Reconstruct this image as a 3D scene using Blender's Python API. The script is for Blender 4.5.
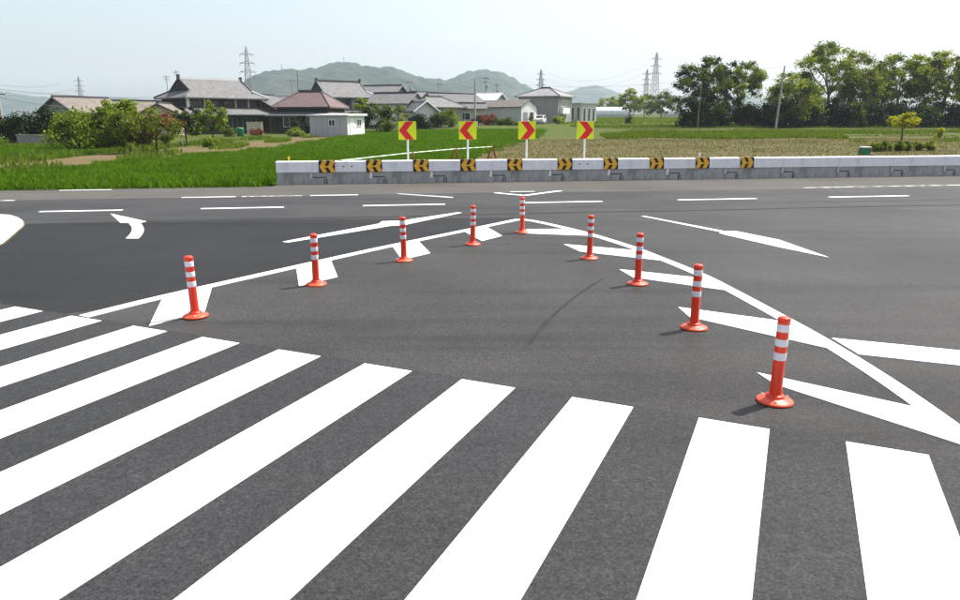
import bpy, math, random
import numpy as np
from mathutils import Vector, Matrix

for _o in list(bpy.data.objects):
    bpy.data.objects.remove(_o)
SC = bpy.context.scene
COL = SC.collection

# ------------------------------------------------------------------ camera
CAM_H = 1.992
PITCH = 0.2534
LENS = 26.196
cam_data = bpy.data.cameras.new('camera')
cam_data.lens = LENS
cam_data.sensor_width = 36.0
cam_data.clip_start = 0.05
cam_data.clip_end = 20000
cam = bpy.data.objects.new('camera', cam_data)
cam.location = (0, 0, CAM_H)
cam.rotation_euler = (math.pi / 2 - PITCH, 0, 0)
COL.objects.link(cam)
SC.camera = cam

# ------------------------------------------------------------------ sky and sun
SUN_EL = math.radians(57)
SUN_AZ = math.radians(58)          # from +Y towards +X
world = bpy.data.worlds.new('World')
SC.world = world
world.use_nodes = True
wn = world.node_tree.nodes
sky = wn.new('ShaderNodeTexSky')
sky.sky_type = 'NISHITA'
sky.sun_disc = False
sky.sun_elevation = SUN_EL
sky.sun_rotation = SUN_AZ
sky.altitude = 30
sky.air_density = 1.0
sky.dust_density = 3.2
sky.ozone_density = 1.0
wn['Background'].inputs['Strength'].default_value = 0.14
haze_white = wn.new('ShaderNodeHueSaturation')       # thin high haze: paler than a clear sky all round
haze_white.inputs['Saturation'].default_value = 0.58
haze_white.inputs['Value'].default_value = 1.0
world.node_tree.links.new(sky.outputs[0], haze_white.inputs['Color'])
world.node_tree.links.new(haze_white.outputs[0], wn['Background'].inputs['Color'])
sun_data = bpy.data.lights.new('sun', 'SUN')
sun_data.energy = 5.0
sun_data.angle = math.radians(0.53)
sun_data.color = (1.0, 0.955, 0.88)
sun = bpy.data.objects.new('sun', sun_data)
sd = Vector((math.sin(SUN_AZ) * math.cos(SUN_EL), math.cos(SUN_AZ) * math.cos(SUN_EL), math.sin(SUN_EL)))
sun.rotation_euler = sd.to_track_quat('Z', 'Y').to_euler()
sun.location = sd * 60
COL.objects.link(sun)
SC.view_settings.view_transform = 'Standard'
SC.view_settings.look = 'None'
SC.view_settings.gamma = 1.0
SC.view_settings.use_curve_mapping = False
SC.view_settings.exposure = 0.62
SC.cycles.volume_bounces = 1
SC.cycles.max_bounces = 6
SC.cycles.transparent_max_bounces = 8

# ------------------------------------------------------------------ helpers
RNG = np.random.default_rng(7)
F = 960 * LENS / 36.0


def sstep(a, b, v):
    t = min(1.0, max(0.0, (v - a) / (b - a)))
    return t * t * (3 - 2 * t)


def terrain(x, y):
    """ground height: level by the road, rising very gently towards the village and the grove"""
    r = max(0.0, y - 30.0)
    r = r * r / (r + 12.0)
    b = x / max(y, 1.0)
    k = 0.12 + 0.88 * sstep(-0.34, 0.0, b)
    r2 = min(r, 330 + 0.2 * max(0, r - 330))
    return -0.03 + 0.0135 * k * r2


def ray(px, py):
    cp, sp = math.cos(PITCH), math.sin(PITCH)
    fw = Vector((0, cp, -sp)); up = Vector((0, sp, cp)); rt = Vector((1, 0, 0))
    return fw + rt * ((px - 480) / F) - up * ((py - 300) / F)


def at(px, py, Y):
    """world point seen at (px,py) of the 960x600 picture, standing Y metres ahead"""
    d = ray(px, py)
    t = Y / d.y
    return Vector((d.x * t, Y, CAM_H + d.z * t))


def onground(px, Y):
    d = ray(px, 119)
    x = d.x / d.y * Y
    return Vector((x, Y, terrain(x, Y)))


def tag(o, label=None, cat=None, group=None, kind=None):
    if label: o['label'] = label
    if cat: o['category'] = cat
    if group: o['group'] = group
    if kind: o['kind'] = kind
    return o


def empty(name, loc=(0, 0, 0), rz=0.0):
    o = bpy.data.objects.new(name, None)
    o.empty_display_size = 0.2
    o.location = loc
    o.rotation_euler = (0, 0, rz)
    COL.objects.link(o)
    return o


def link(name, me, material, parent=None, loc=None, rz=None):
    o = bpy.data.objects.new(name, me)
    if material is not None and not me.materials:
        me.materials.append(material)
    COL.objects.link(o)
    if parent is not None: o.parent = parent
    if loc is not None: o.location = loc
    if rz is not None: o.rotation_euler = (0, 0, rz)
    return o


class MB:
    def __init__(self):
        self.v = []; self.f = []; self.sm = []

    def add(self, vs, fs, smooth=False):
        n = len(self.v)
        self.v += [tuple(p) for p in vs]
        self.f += [tuple(i + n for i in q) for q in fs]
        self.sm += [smooth] * len(fs)
        return self

    def box(self, a, b):
        (x0, y0, z0), (x1, y1, z1) = a, b
        return self.add([(x0, y0, z0), (x1, y0, z0), (x1, y1, z0), (x0, y1, z0), (x0, y0, z1), (x1, y0, z1), (x1, y1, z1), (x0, y1, z1)],
                        [(0, 3, 2, 1), (4, 5, 6, 7), (0, 1, 5, 4), (1, 2, 6, 5), (2, 3, 7, 6), (3, 0, 4, 7)])

    def cbox(self, c, s):
        return self.box([c[i] - s[i] / 2 for i in range(3)], [c[i] + s[i] / 2 for i in range(3)])

    def extrude(self, poly, axis, a, b):
        """closed 2-D polygon extruded along axis 'x','y' or 'z' from a to b"""
        n = len(poly)
        def P(p, t):
            return {'x': (t, p[0], p[1]), 'y': (p[0], t, p[1]), 'z': (p[0], p[1], t)}[axis]
        vs = [P(p, a) for p in poly] + [P(p, b) for p in poly]
        fs = [tuple(range(n)), tuple(range(2 * n - 1, n - 1, -1))]
        fs += [(i, (i + 1) % n, n + (i + 1) % n, n + i) for i in range(n)]
        return self.add(vs, fs)

    def tube(self, pts, rad, n=8, cap=True, smooth=True):
        pts = [Vector(p) for p in pts]
        if not hasattr(rad, '__len__'): rad = [rad] * len(pts)
        vs = []
        for i, p in enumerate(pts):
            d = (pts[min(i + 1, len(pts) - 1)] - pts[max(i - 1, 0)]).normalized()
            a = Vector((0, 0, 1)) if abs(d.z) < 0.9 else Vector((1, 0, 0))
            u = d.cross(a).normalized(); w = d.cross(u)
            for k in range(n):
                t = 2 * math.pi * k / n
                vs.append(p + (u * math.cos(t) + w * math.sin(t)) * rad[i])
        fs = []
        for i in range(len(pts) - 1):
            for k in range(n):
                fs.append((i * n + k, i * n + (k + 1) % n, (i + 1) * n + (k + 1) % n, (i + 1) * n + k))
        self.add(vs, fs, smooth)
        if cap:
            m = len(pts) - 1
            self.add(vs[:n], [tuple(range(n))]); self.add(vs[m * n:], [tuple(range(n - 1, -1, -1))])
        return self

    def lathe(self, prof, n=24, smooth=True):
        vs = []; fs = []
        for r, z in prof:
            for k in range(n):
                t = 2 * math.pi * k / n
                vs.append((r * math.cos(t), r * math.sin(t), z))
        for i in range(len(prof) - 1):
            for k in range(n):
                fs.append((i * n + k, i * n + (k + 1) % n, (i + 1) * n + (k + 1) % n, (i + 1) * n + k))
        self.add(vs, fs, smooth)
        if prof[-1][0] > 1e-4:
            self.add(vs[-n:], [tuple(range(n))])
        return self

    def mesh(self, name='mesh'):
        me = bpy.data.meshes.new(name)
        me.from_pydata(self.v, [], self.f)
        me.polygons.foreach_set('use_smooth', self.sm)
        me.validate(); me.update()
        return me

    def build(self, name, material, parent=None, loc=None, rz=None, bevel=0.0):
        o = link(name, self.mesh(name), material, parent, loc, rz)
        if bevel:
            m = o.modifiers.new('bevel', 'BEVEL'); m.width = bevel; m.segments = 2; m.limit_method = 'ANGLE'
        return o


def np_mesh(name, V, nper, smooth=False):
    """V: (n, nper, 3) array of separate polygons with nper corners"""
    n = len(V)
    me = bpy.data.meshes.new(name)
    me.vertices.add(n * nper); me.loops.add(n * nper); me.polygons.add(n)
    me.vertices.foreach_set('co', np.ascontiguousarray(V, dtype=np.float32).ravel())
    me.loops.foreach_set('vertex_index', np.arange(n * nper, dtype=np.int32))
    me.polygons.foreach_set('loop_start', np.arange(0, n * nper, nper, dtype=np.int32))
    me.polygons.foreach_set('loop_total', np.full(n, nper, dtype=np.int32))
    me.update(calc_edges=True)
    return me


# ------------------------------------------------------------------ materials
def nt(name):
    m = bpy.data.materials.new(name); m.use_nodes = True
    t = m.node_tree
    return m, t, t.nodes['Principled BSDF']


def node(t, kind, **kw):
    n = t.nodes.new(kind)
    for k, v in kw.items():
        if k in n.inputs: n.inputs[k].default_value = v
        else: setattr(n, k, v)
    return n


def ramp(t, fac, stops):
    r = t.nodes.new('ShaderNodeValToRGB')
    el = r.color_ramp.elements
    while len(el) < len(stops): el.new(0.5)
    for e, (p, c) in zip(el, stops):
        e.position = p; e.color = (c[0], c[1], c[2], 1)
    t.links.new(fac, r.inputs['Fac'])
    return r.outputs['Color']


def mixc(t, fac, a, b, mode='MIX'):
    m = t.nodes.new('ShaderNodeMix'); m.data_type = 'RGBA'; m.blend_type = mode
    for s, v in ((m.inputs[0], fac), (m.inputs[6], a), (m.inputs[7], b)):
        if hasattr(v, 'is_linked'): t.links.new(v, s)
        elif isinstance(v, (int, float)): s.default_value = v
        else: s.default_value = (v[0], v[1], v[2], 1)
    return m.outputs[2]


def noise(t, scale, detail=4, rough=0.6, coord=None, vec=None):
    n = node(t, 'ShaderNodeTexNoise', Scale=scale, Detail=detail, Roughness=rough)
    if vec is None:
        c = t.nodes.new('ShaderNodeTexCoord'); vec = c.outputs[coord or 'Object']
    t.links.new(vec, n.inputs['Vector'])
    return n.outputs['Fac']


def mapped(t, scale=(1, 1, 1), rot=(0, 0, 0), coord='Object', loc=(0, 0, 0)):
    c = t.nodes.new('ShaderNodeTexCoord')
    m = node(t, 'ShaderNodeMapping')
    m.inputs['Scale'].default_value = scale; m.inputs['Rotation'].default_value = rot; m.inputs['Location'].default_value = loc
    t.links.new(c.outputs[coord], m.inputs['Vector'])
    return m.outputs[0]


def bump(t, bsdf, h, strength=0.3, dist=0.01):
    b = node(t, 'ShaderNodeBump', Strength=strength, Distance=dist)
    t.links.new(h, b.inputs['Height']); t.links.new(b.outputs[0], bsdf.inputs['Normal'])


def simple(name, col, rough=0.6, var=0.15, scale=3.0, metal=0.0, spec=0.5, bmp=0.0, bscale=40):
    m, t, b = nt(name)
    f = noise(t, scale, 5)
    c = ramp(t, f, [(0.25, [x * (1 - var) for x in col]), (0.75, [min(1, x * (1 + var)) for x in col])])
    t.links.new(c, b.inputs['Base Color'])
    b.inputs['Roughness'].default_value = rough; b.inputs['Metallic'].default_value = metal
    b.inputs['Specular IOR Level'].default_value = spec
    if bmp: bump(t, b, noise(t, bscale, 3), bmp, 0.01)
    return m


ROAD_A = math.atan(0.1545)        # heading of the main road


def asphalt(name, lo, hi, rough, tint=(1, 1, 1), streak=0.25):
    m, t, b = nt(name)
    big = noise(t, 0.35, 5, 0.6)
    vec = mapped(t, (0.10, 1.6, 1), (0, 0, -ROAD_A))
    long = noise(t, 1.0, 4, 0.55, vec=vec)
    fine = noise(t, 75, 3, 0.75)
    mid = noise(t, 14, 4, 0.7)
    c0 = ramp(t, big, [(0.3, [lo * x for x in tint]), (0.7, [hi * x for x in tint])])
    cs = ramp(t, long, [(0.36, (0.62, 0.62, 0.63)), (0.5, (1, 1, 1)), (0.7, (1.12, 1.11, 1.08))])
    c1 = mixc(t, streak, c0, cs, 'MULTIPLY')
    cm = ramp(t, mid, [(0.3, (0.8, 0.8, 0.8)), (0.7, (1.2, 1.2, 1.2))])
    c2 = mixc(t, 0.6, c1, cm, 'MULTIPLY')
    cf = ramp(t, fine, [(0.28, (0.25, 0.25, 0.25)), (0.5, (1, 1, 1)), (0.72, (2.1, 2.05, 1.95))])
    c3 = mixc(t, 0.75, c2, cf, 'MULTIPLY')
    gr = noise(t, 30, 5, 0.8)
    cg = ramp(t, gr, [(0.30, (0.45, 0.45, 0.46)), (0.5, (1, 1, 1)), (0.70, (1.7, 1.68, 1.65))])
    c3 = mixc(t, 0.5, c3, cg, 'MULTIPLY')
    # pale aggregate chips
    vo = node(t, 'ShaderNodeTexVoronoi', Scale=9.0)
    tc = t.nodes.new('ShaderNodeTexCoord'); t.links.new(tc.outputs['Object'], vo.inputs['Vector'])
    chip = ramp(t, vo.outputs['Distance'], [(0.035, (1, 1, 1)), (0.05, (0, 0, 0))])
    sel = ramp(t, noise(t, 1.7, 2), [(0.62, (0, 0, 0)), (0.66, (0.6, 0.6, 0.6))])
    cc = mixc(t, 1.0, chip, sel, 'MULTIPLY')
    sepn = t.nodes.new('ShaderNodeRGBToBW'); t.links.new(cc, sepn.inputs[0])
    c4 = mixc(t, sepn.outputs[0], c3, (0.32, 0.31, 0.29))
    t.links.new(c4, b.inputs['Base Color'])
    b.inputs['Roughness'].default_value = rough
    b.inputs['Specular IOR Level'].default_value = 0.09
    bump(t, b, fine, 0.55, 0.006)
    return m


def leaf_mat(name, a, b_, trans=0.35):
    m = bpy.data.materials.new(name); m.use_nodes = True
    t = m.node_tree; t.nodes.clear()
    out = t.nodes.new('ShaderNodeOutputMaterial')
    g = t.nodes.new('ShaderNodeNewGeometry')
    c0 = ramp(t, g.outputs['Random Per Island'], [(0.0, a), (1.0, b_)])
    n = noise(t, 0.6, 3)
    cv = ramp(t, n, [(0.3, (0.7, 0.75, 0.7)), (0.7, (1.25, 1.2, 1.1))])
    c = mixc(t, 0.8, c0, cv, 'MULTIPLY')
    d = node(t, 'ShaderNodeBsdfDiffuse'); tr = node(t, 'ShaderNodeBsdfTranslucent'); gl = node(t, 'ShaderNodeBsdfGlossy', Roughness=0.5)
    t.links.new(c, d.inputs['Color'])
    ct = mixc(t, 1.0, c, (1.25, 1.15, 0.55), 'MULTIPLY')
    t.links.new(ct, tr.inputs['Color'])
    m1 = node(t, 'ShaderNodeMixShader', Fac=trans); m2 = node(t, 'ShaderNodeMixShader', Fac=0.015)
    t.links.new(d.outputs[0], m1.inputs[1]); t.links.new(tr.outputs[0], m1.inputs[2])
    t.links.new(m1.outputs[0], m2.inputs[1]); t.links.new(gl.outputs[0], m2.inputs[2])
    t.links.new(m2.outputs[0], out.inputs['Surface'])
    return m


def tile_mat(name, col, rough=0.5, scale=9.0, spec=0.5):
    m, t, b = nt(name)
    w = node(t, 'ShaderNodeTexWave', Scale=scale * 0.16, Distortion=0.4); w.bands_direction = 'X'
    tc = t.nodes.new('ShaderNodeTexCoord'); t.links.new(tc.outputs['Object'], w.inputs['Vector'])
    w.inputs['Detail'].default_value = 0
    f = noise(t, 1.9, 8, 0.8)
    c = ramp(t, f, [(0.32, [x * 0.5 for x in col]), (0.68, [x * 1.45 for x in col])])
    cw = ramp(t, w.outputs['Fac'], [(0.0, (0.72, 0.72, 0.72)), (0.6, (1.08, 1.08, 1.08))])
    c2 = mixc(t, 0.8, c, cw, 'MULTIPLY')
    t.links.new(c2, b.inputs['Base Color'])
    b.inputs['Roughness'].default_value = rough; b.inputs['Specular IOR Level'].default_value = spec
    bump(t, b, w.outputs['Fac'], 0.5, 0.05)
    return m


def ground_mat(name, cols, scale=0.25, fscale=6):
    m, t, b = nt(name)
    a = noise(t, scale, 6, 0.65); f = noise(t, fscale, 5, 0.7)
    n = len(cols)
    c = ramp(t, a, [(0.28 + 0.44 * i / max(1, n - 1), cols[i]) for i in range(n)])
    cf = ramp(t, f, [(0.25, (0.55, 0.55, 0.55)), (0.75, (1.4, 1.4, 1.4))])
    t.links.new(mixc(t, 0.8, c, cf, 'MULTIPLY'), b.inputs['Base Color'])
    b.inputs['Roughness'].default_value = 0.95; b.inputs['Specular IOR Level'].default_value = 0.1
    bump(t, b, f, 0.8, 0.08)
    return m


M = {}
M['new_asphalt'] = asphalt('new_asphalt', 0.0325, 0.0425, 0.62, (0.98, 1.0, 1.05))
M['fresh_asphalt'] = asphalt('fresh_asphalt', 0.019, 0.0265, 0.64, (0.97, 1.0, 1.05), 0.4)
M['mid_asphalt'] = asphalt('worn_asphalt', 0.032, 0.054, 0.55, (1.02, 1.0, 0.99), 0.55)
M['old_asphalt'] = asphalt('old_asphalt', 0.070, 0.095, 0.8, (1.06, 1.0, 0.92), 0.3)


def paint_mat():
    m, t, b = nt('road_paint')
    f = noise(t, 60, 4, 0.7); g = noise(t, 2.5, 5, 0.7)
    c = ramp(t, g, [(0.3, (0.76, 0.76, 0.75)), (0.6, (0.82, 0.82, 0.81))])
    cf = ramp(t, f, [(0.2, (0.86, 0.86, 0.86)), (0.5, (1, 1, 1))])
    t.links.new(mixc(t, 1.0, c, cf, 'MULTIPLY'), b.inputs['Base Color'])
    b.inputs['Roughness'].default_value = 0.7
    bump(t, b, f, 0.3, 0.003)
    return m


def worn_paint_mat():
    m, t, b = nt('worn_road_paint')
    f = noise(t, 3.0, 6, 0.75)
    c = ramp(t, f, [(0.46, (0.17, 0.165, 0.155)), (0.56, (0.72, 0.72, 0.70))])
    t.links.new(c, b.inputs['Base Color'])
    b.inputs['Roughness'].default_value = 0.75
    return m


M['paint'] = paint_mat()
M['worn_paint'] = worn_paint_mat()
M['island'] = simple('pale_concrete', (0.70, 0.67, 0.60), 0.8, 0.06, 1.5, bmp=0.2)
M['concrete'] = simple('grey_concrete', (0.36, 0.355, 0.34), 0.85, 0.22, 2.2, bmp=0.25, bscale=25)
M['white_concrete'] = simple('white_painted_concrete', (0.84, 0.84, 0.86), 0.6, 0.06, 3.0)
M['steel'] = simple('galvanised_steel', (0.55, 0.56, 0.57), 0.45, 0.15, 8, metal=0.6)
M['dark_steel'] = simple('dark_steel', (0.06, 0.06, 0.065), 0.6, 0.2, 8)
M['white_metal'] = simple('white_metal', (0.82, 0.82, 0.82), 0.4, 0.03, 4)
M['orange'] = simple('orange_rubber', (0.80, 0.042, 0.010), 0.38, 0.14, 7, spec=0.5)
M['orange_base_sunlit'] = simple('orange_rubber_scuffed_sunlit', (0.80, 0.085, 0.026), 0.45, 0.25, 16, spec=0.5)  # more orange than the tube: sunlight put into the foot's colour
def scuffed(name, col, rough, marks, mcol, scale, stretch=(1, 1, 1), amount=.5):
    m, t, b = nt(name)
    base = ramp(t, noise(t, 6, 5), [(0.25, [x * .88 for x in col]), (0.75, [min(1, x * 1.08) for x in col])])
    v = mapped(t, stretch)
    f = ramp(t, noise(t, scale, 5, .7, vec=v), [(marks, (0, 0, 0)), (marks + .09, (amount, amount, amount))])
    bw = t.nodes.new('ShaderNodeRGBToBW'); t.links.new(f, bw.inputs[0])
    t.links.new(mixc(t, bw.outputs[0], base, mcol), b.inputs['Base Color'])
    b.inputs['Roughness'].default_value = rough
    return m


M['orange'] = scuffed('orange_rubber_tube', (0.80, 0.042, 0.010), 0.38, 0.60, (0.16, 0.03, 0.02), 9, (1, 1, 2.2), .55)
M['orange_base_sunlit'] = scuffed('orange_rubber_foot_sunlit', (0.80, 0.085, 0.026), 0.45, 0.54, (0.22, 0.05, 0.03), 18, (1, 1, 1), .6)  # scuffed foot of the same rubber, its sunlit orange painted in
M['white_concrete'] = scuffed('white_painted_concrete_grimy', (0.84, 0.84, 0.86), 0.6, 0.52, (0.46, 0.45, 0.43), 5.0, (1, 1, .12), .26)
M['concrete'] = scuffed('grey_concrete_stained', (0.37, 0.365, 0.35), 0.85, 0.48, (0.17, 0.165, 0.155), 3.5, (1, 1, .3), .6)
M['band'] = simple('white_reflective_band', (0.72, 0.71, 0.76), 0.35, 0.05, 20)
M['black'] = simple('black_reflector_backing', (0.012, 0.012, 0.013), 0.5, 0.2, 8)
M['amber'] = simple('amber_reflector', (0.98, 0.46, 0.012), 0.35, 0.2, 12)
M['lime'] = simple('fluorescent_lime_sheet', (0.82, 0.93, 0.012), 0.45, 0.03, 5)
M['red'] = simple('red_sheet', (0.86, 0.012, 0.03), 0.45, 0.05, 5)
M['bark'] = simple('bark', (0.085, 0.065, 0.048), 0.95, 0.4, 2.5, bmp=0.6, bscale=9)
M['pale_bark'] = simple('pale_bark', (0.16, 0.14, 0.11), 0.95, 0.4, 2.5, bmp=0.6, bscale=9)
M['glass'] = simple('dark_window_glass', (0.02, 0.025, 0.03), 0.12, 0.1, 2, spec=0.8)
M['ground'] = ground_mat('dry_meadow_ground', [(0.085, 0.085, 0.025), (0.065, 0.09, 0.016), (0.05, 0.085, 0.010)], 0.11, 3)
M['soil'] = ground_mat('fallow_soil', [(0.07, 0.082, 0.018), (0.10, 0.092, 0.036), (0.12, 0.095, 0.048), (0.095, 0.09, 0.03), (0.065, 0.085, 0.014)], 0.2, 5)
M['track'] = ground_mat('dirt_track', [(0.15, 0.112, 0.06), (0.14, 0.105, 0.052), (0.085, 0.09, 0.025)], 0.35, 5)
M['wheat_floor'] = ground_mat('crop_floor', [(0.045, 0.10, 0.010), (0.06, 0.13, 0.012)], 0.5, 6)
M['bright_grass'] = ground_mat('bright_grass_ground', [(0.075, 0.13, 0.012), (0.11, 0.155, 0.022), (0.115, 0.135, 0.025)], 0.15, 3)
M['wheat'] = leaf_mat('young_wheat', (0.046, 0.122, 0.002), (0.13, 0.255, 0.008), 0.4)
M['meadow'] = leaf_mat('meadow_grass', (0.065, 0.095, 0.010), (0.13, 0.135, 0.028), 0.35)
M['fresh_grass'] = leaf_mat('fresh_grass', (0.085, 0.15, 0.012), (0.14, 0.20, 0.025), 0.4)
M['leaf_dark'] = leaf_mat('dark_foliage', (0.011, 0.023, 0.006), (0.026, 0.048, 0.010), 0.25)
M['leaf_mid'] = leaf_mat('mid_foliage', (0.06, 0.105, 0.011), (0.12, 0.17, 0.02), 0.5)
M['leaf_light'] = leaf_mat('light_foliage', (0.14, 0.19, 0.018), (0.26, 0.30, 0.05), 0.6)
M['leaf_bright'] = leaf_mat('bright_foliage', (0.13, 0.21, 0.012), (0.22, 0.29, 0.022), 0.42)
M['leaf_yellow'] = leaf_mat('yellow_foliage', (0.30, 0.34, 0.012), (0.46, 0.46, 0.03), 0.42)
M['leaf_red'] = leaf_mat('red_foliage', (0.14, 0.035, 0.025), (0.26, 0.07, 0.05), 0.3)
M['leaf_pine'] = leaf_mat('blue_green_foliage', (0.03, 0.055, 0.02), (0.07, 0.10, 0.04), 0.25)
M['hill'] = ground_mat('wooded_hill', [(0.016, 0.028, 0.026), (0.034, 0.050, 0.038), (0.075, 0.086, 0.062)], 0.016, 0.07)
M['roof_grey'] = tile_mat('silver_grey_roof_tiles', (0.145, 0.143, 0.143), 0.7)
M['roof_silver'] = tile_mat('silver_roof_tiles', (0.23, 0.23, 0.235), 0.6)
M['roof_dark'] = tile_mat('dark_grey_roof_tiles', (0.10, 0.10, 0.105), 0.7)
M['roof_tan'] = tile_mat('tan_roof_tiles', (0.175, 0.148, 0.125), 0.75)
M['roof_brown'] = tile_mat('red_brown_roof_sheets', (0.125, 0.078, 0.074), 0.7)
M['roof_white'] = tile_mat('pale_metal_roof', (0.70, 0.70, 0.70), 0.5)
M['roof_taupe'] = tile_mat('taupe_roof_sheets', (0.15, 0.13, 0.115), 0.75)
M['ridge_white'] = simple('white_ridge_plaster', (0.75, 0.75, 0.74), 0.7, 0.08, 2)
M['ridge_dark'] = simple('dark_ridge_tiles', (0.06, 0.06, 0.068), 0.55, 0.2, 3)
M['wood_dark'] = simple('charred_dark_boards', (0.035, 0.032, 0.032), 0.85, 0.3, 2)
M['wood_brown'] = simple('brown_boards', (0.10, 0.055, 0.038), 0.85, 0.3, 2)
M['plaster_grey'] = simple('grey_plaster', (0.29, 0.285, 0.28), 0.85, 0.12, 0.8)
M['plaster_cream'] = simple('cream_plaster', (0.50, 0.46, 0.35), 0.85, 0.1, 0.8)
M['plaster_white'] = simple('white_plaster', (0.76, 0.76, 0.75), 0.8, 0.06, 0.8)
M['sheet_blue'] = simple('pale_grey_steel_sheets', (0.47, 0.48, 0.50), 0.6, 0.08, 0.8)
M['green_plastic'] = simple('green_plastic', (0.015, 0.17, 0.07), 0.45, 0.1, 4)
M['rust'] = simple('rusty_red_steel', (0.30, 0.06, 0.025), 0.7, 0.3, 8)
M['pipe_green'] = simple('pale_green_pipe', (0.45, 0.62, 0.38), 0.5, 0.15, 3)
M['pole'] = simple('weathered_concrete_pole', (0.36, 0.35, 0.33), 0.8, 0.12, 1)
M['pylon'] = simple('pylon_steel', (0.22, 0.23, 0.25), 0.6, 0.1, 0.5)
M['pylon_red'] = simple('pylon_red_band', (0.35, 0.12, 0.10), 0.6, 0.1, 0.5)
M['wire'] = simple('wire', (0.10, 0.10, 0.11), 0.6, 0.1, 1)
M['film'] = simple('greenhouse_film', (0.80, 0.83, 0.85), 0.35, 0.04, 0.5)
M['car_white'] = simple('white_car_paint', (0.78, 0.78, 0.78), 0.25, 0.02, 2)
M['car_dark'] = simple('dark_car_paint', (0.03, 0.032, 0.04), 0.25, 0.05, 2)
M['tyre'] = simple('tyre_rubber', (0.02, 0.02, 0.02), 0.8, 0.1, 5)
M['lamp'] = simple('lamp_glass', (0.6, 0.58, 0.55), 0.2, 0.05, 5)

# ------------------------------------------------------------------ ground, fields and hills
def grid_sheet(name, xs, ys, material, zf, parent=None):
    V = [(x, y, zf(x, y)) for y in ys for x in xs]
    n = len(xs)
    Fs = [(j * n + i, j * n + i + 1, (j + 1) * n + i + 1, (j + 1) * n + i) for j in range(len(ys) - 1) for i in range(n - 1)]
    b = MB(); b.add(V, Fs, True)
    return b.build(name, material, parent)


XS = sorted(set([-3400, -2400, -1700, -1200, -800, -550, -380, -270, -200, -150] + list(range(-120, 124, 4)) + [150, 200, 270, 380, 550, 800, 1200, 1700, 2400, 3400]))
YS = sorted(set([-60, -30, -10, 0, 8, 16, 20] + list(range(22, 150, 4)) + [155, 165, 180, 200, 225, 255, 290, 330, 380, 450, 550, 700, 900, 1200, 1600, 2100, 2700, 3300, 4000]))
tag(grid_sheet('ground', XS, YS, M['ground'], lambda x, y: terrain(x, y) if y > 30 else -0.05 + 0.02 * max(0, min(1, (y - 26) / 4))), kind='structure')


def quad_sheet(name, c, nx, ny, material, off):
    """bilinear patch over four ground corners (near-left, near-right, far-right, far-left) lying on the terrain"""
    c = [Vector((p[0], p[1], 0)) for p in c]
    V = []
    for j in range(ny + 1):
        for i in range(nx + 1):
            u, v = i / nx, j / ny
            p = (c[0] * (1 - u) + c[1] * u) * (1 - v) + (c[3] * (1 - u) + c[2] * u) * v
            V.append((p.x, p.y, max(terrain(p.x, p.y), -0.03) + off))
    n = nx + 1
    Fs = [(j * n + i, j * n + i + 1, (j + 1) * n + i + 1, (j + 1) * n + i) for j in range(ny) for i in range(nx)]
    b = MB(); b.add(V, Fs, True)
    return tag(b.build(name, material), kind='structure')


quad_sheet('wheat_field', [(-18.6, 19.7), (-3.6, 22.7), (9.0, 92.0), (-13.5, 92.0)], 20, 40, M['wheat_floor'], 0.02)
quad_sheet('dirt_track', [(-23.5, 19.2), (-16.6, 20.0), (-12.4, 76), (-19.5, 76)], 8, 30, M['track'], 0.026)
quad_sheet('fallow_field', [(-3.9, 23.0), (70, 33.0), (84, 72), (3.5, 64.0)], 30, 24, M['soil'], 0.03)
quad_sheet('soil_strip', [(26.0, 82), (90, 86), (92, 96), (24.0, 93)], 20, 6, M['soil'], 0.036)
quad_sheet('grass_strip', [(14.0, 101.0), (90, 101.0), (95, 112), (14, 112)], 20, 6, M['bright_grass'], 0.034)
quad_sheet('far_meadow', [(14.0, 124), (40, 124), (60, 215), (28, 215)], 10, 20, M['bright_grass'], 0.04)


def blades(name, material, pts, h0, h1, w, lean=0.35):
    n = len(pts)
    ang = RNG.uniform(0, 2 * np.pi, n)
    h = RNG.uniform(h0, h1, n)
    wd = w * RNG.uniform(0.7, 1.3, n)
    dx, dy = np.cos(ang), np.sin(ang)
    la = RNG.uniform(0, 2 * np.pi, n); ll = h * lean * RNG.uniform(0.2, 1, n)
    lx, ly = np.cos(la) * ll, np.sin(la) * ll
    V = np.zeros((n, 4, 3))
    V[:, 0] = pts; V[:, 1] = pts; V[:, 2] = pts; V[:, 3] = pts
    V[:, 0, 0] -= dx * wd / 2; V[:, 0, 1] -= dy * wd / 2
    V[:, 1, 0] += dx * wd / 2; V[:, 1, 1] += dy * wd / 2
    V[:, 2, 0] += dx * wd / 3 + lx * .4; V[:, 2, 1] += dy * wd / 3 + ly * .4; V[:, 2, 2] += h * .65
    V[:, 3, 0] += lx; V[:, 3, 1] += ly; V[:, 3, 2] += h
    return link(name, np_mesh(name, V, 4), material)


def scatter(n, c, keep=None):
    c = np.array(c, float)
    u = RNG.random(n); v = RNG.random(n)
    p = (c[0] * (1 - u)[:, None] + c[1] * u[:, None]) * (1 - v)[:, None] + (c[3] * (1 - u)[:, None] + c[2] * u[:, None]) * v[:, None]
    if keep is not None: p = p[[keep(x, y) for x, y in p]]
    z = np.array([max(terrain(x, y), -0.03) for x, y in p]).reshape(-1)
    return np.column_stack([p, z])


def wheat_in(x, y):
    wob = 0.5 * math.sin(y * 0.9) + 0.35 * math.sin(y * 2.3 + 1)
    if x > -6.6 and y < 23.75 + 0.152 * x: return False
    if y < 22.45 + 0.1545 * x: return False
    lim = -17.6 + 0.13 * (y - 26) if y < 50 else -14.5
    if x < lim + wob: return False
    return x < (-0.6 + (y - 36) * 0.2 if y < 65 else 5.2 + (y - 65) * .12) + wob * 0.6


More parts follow.
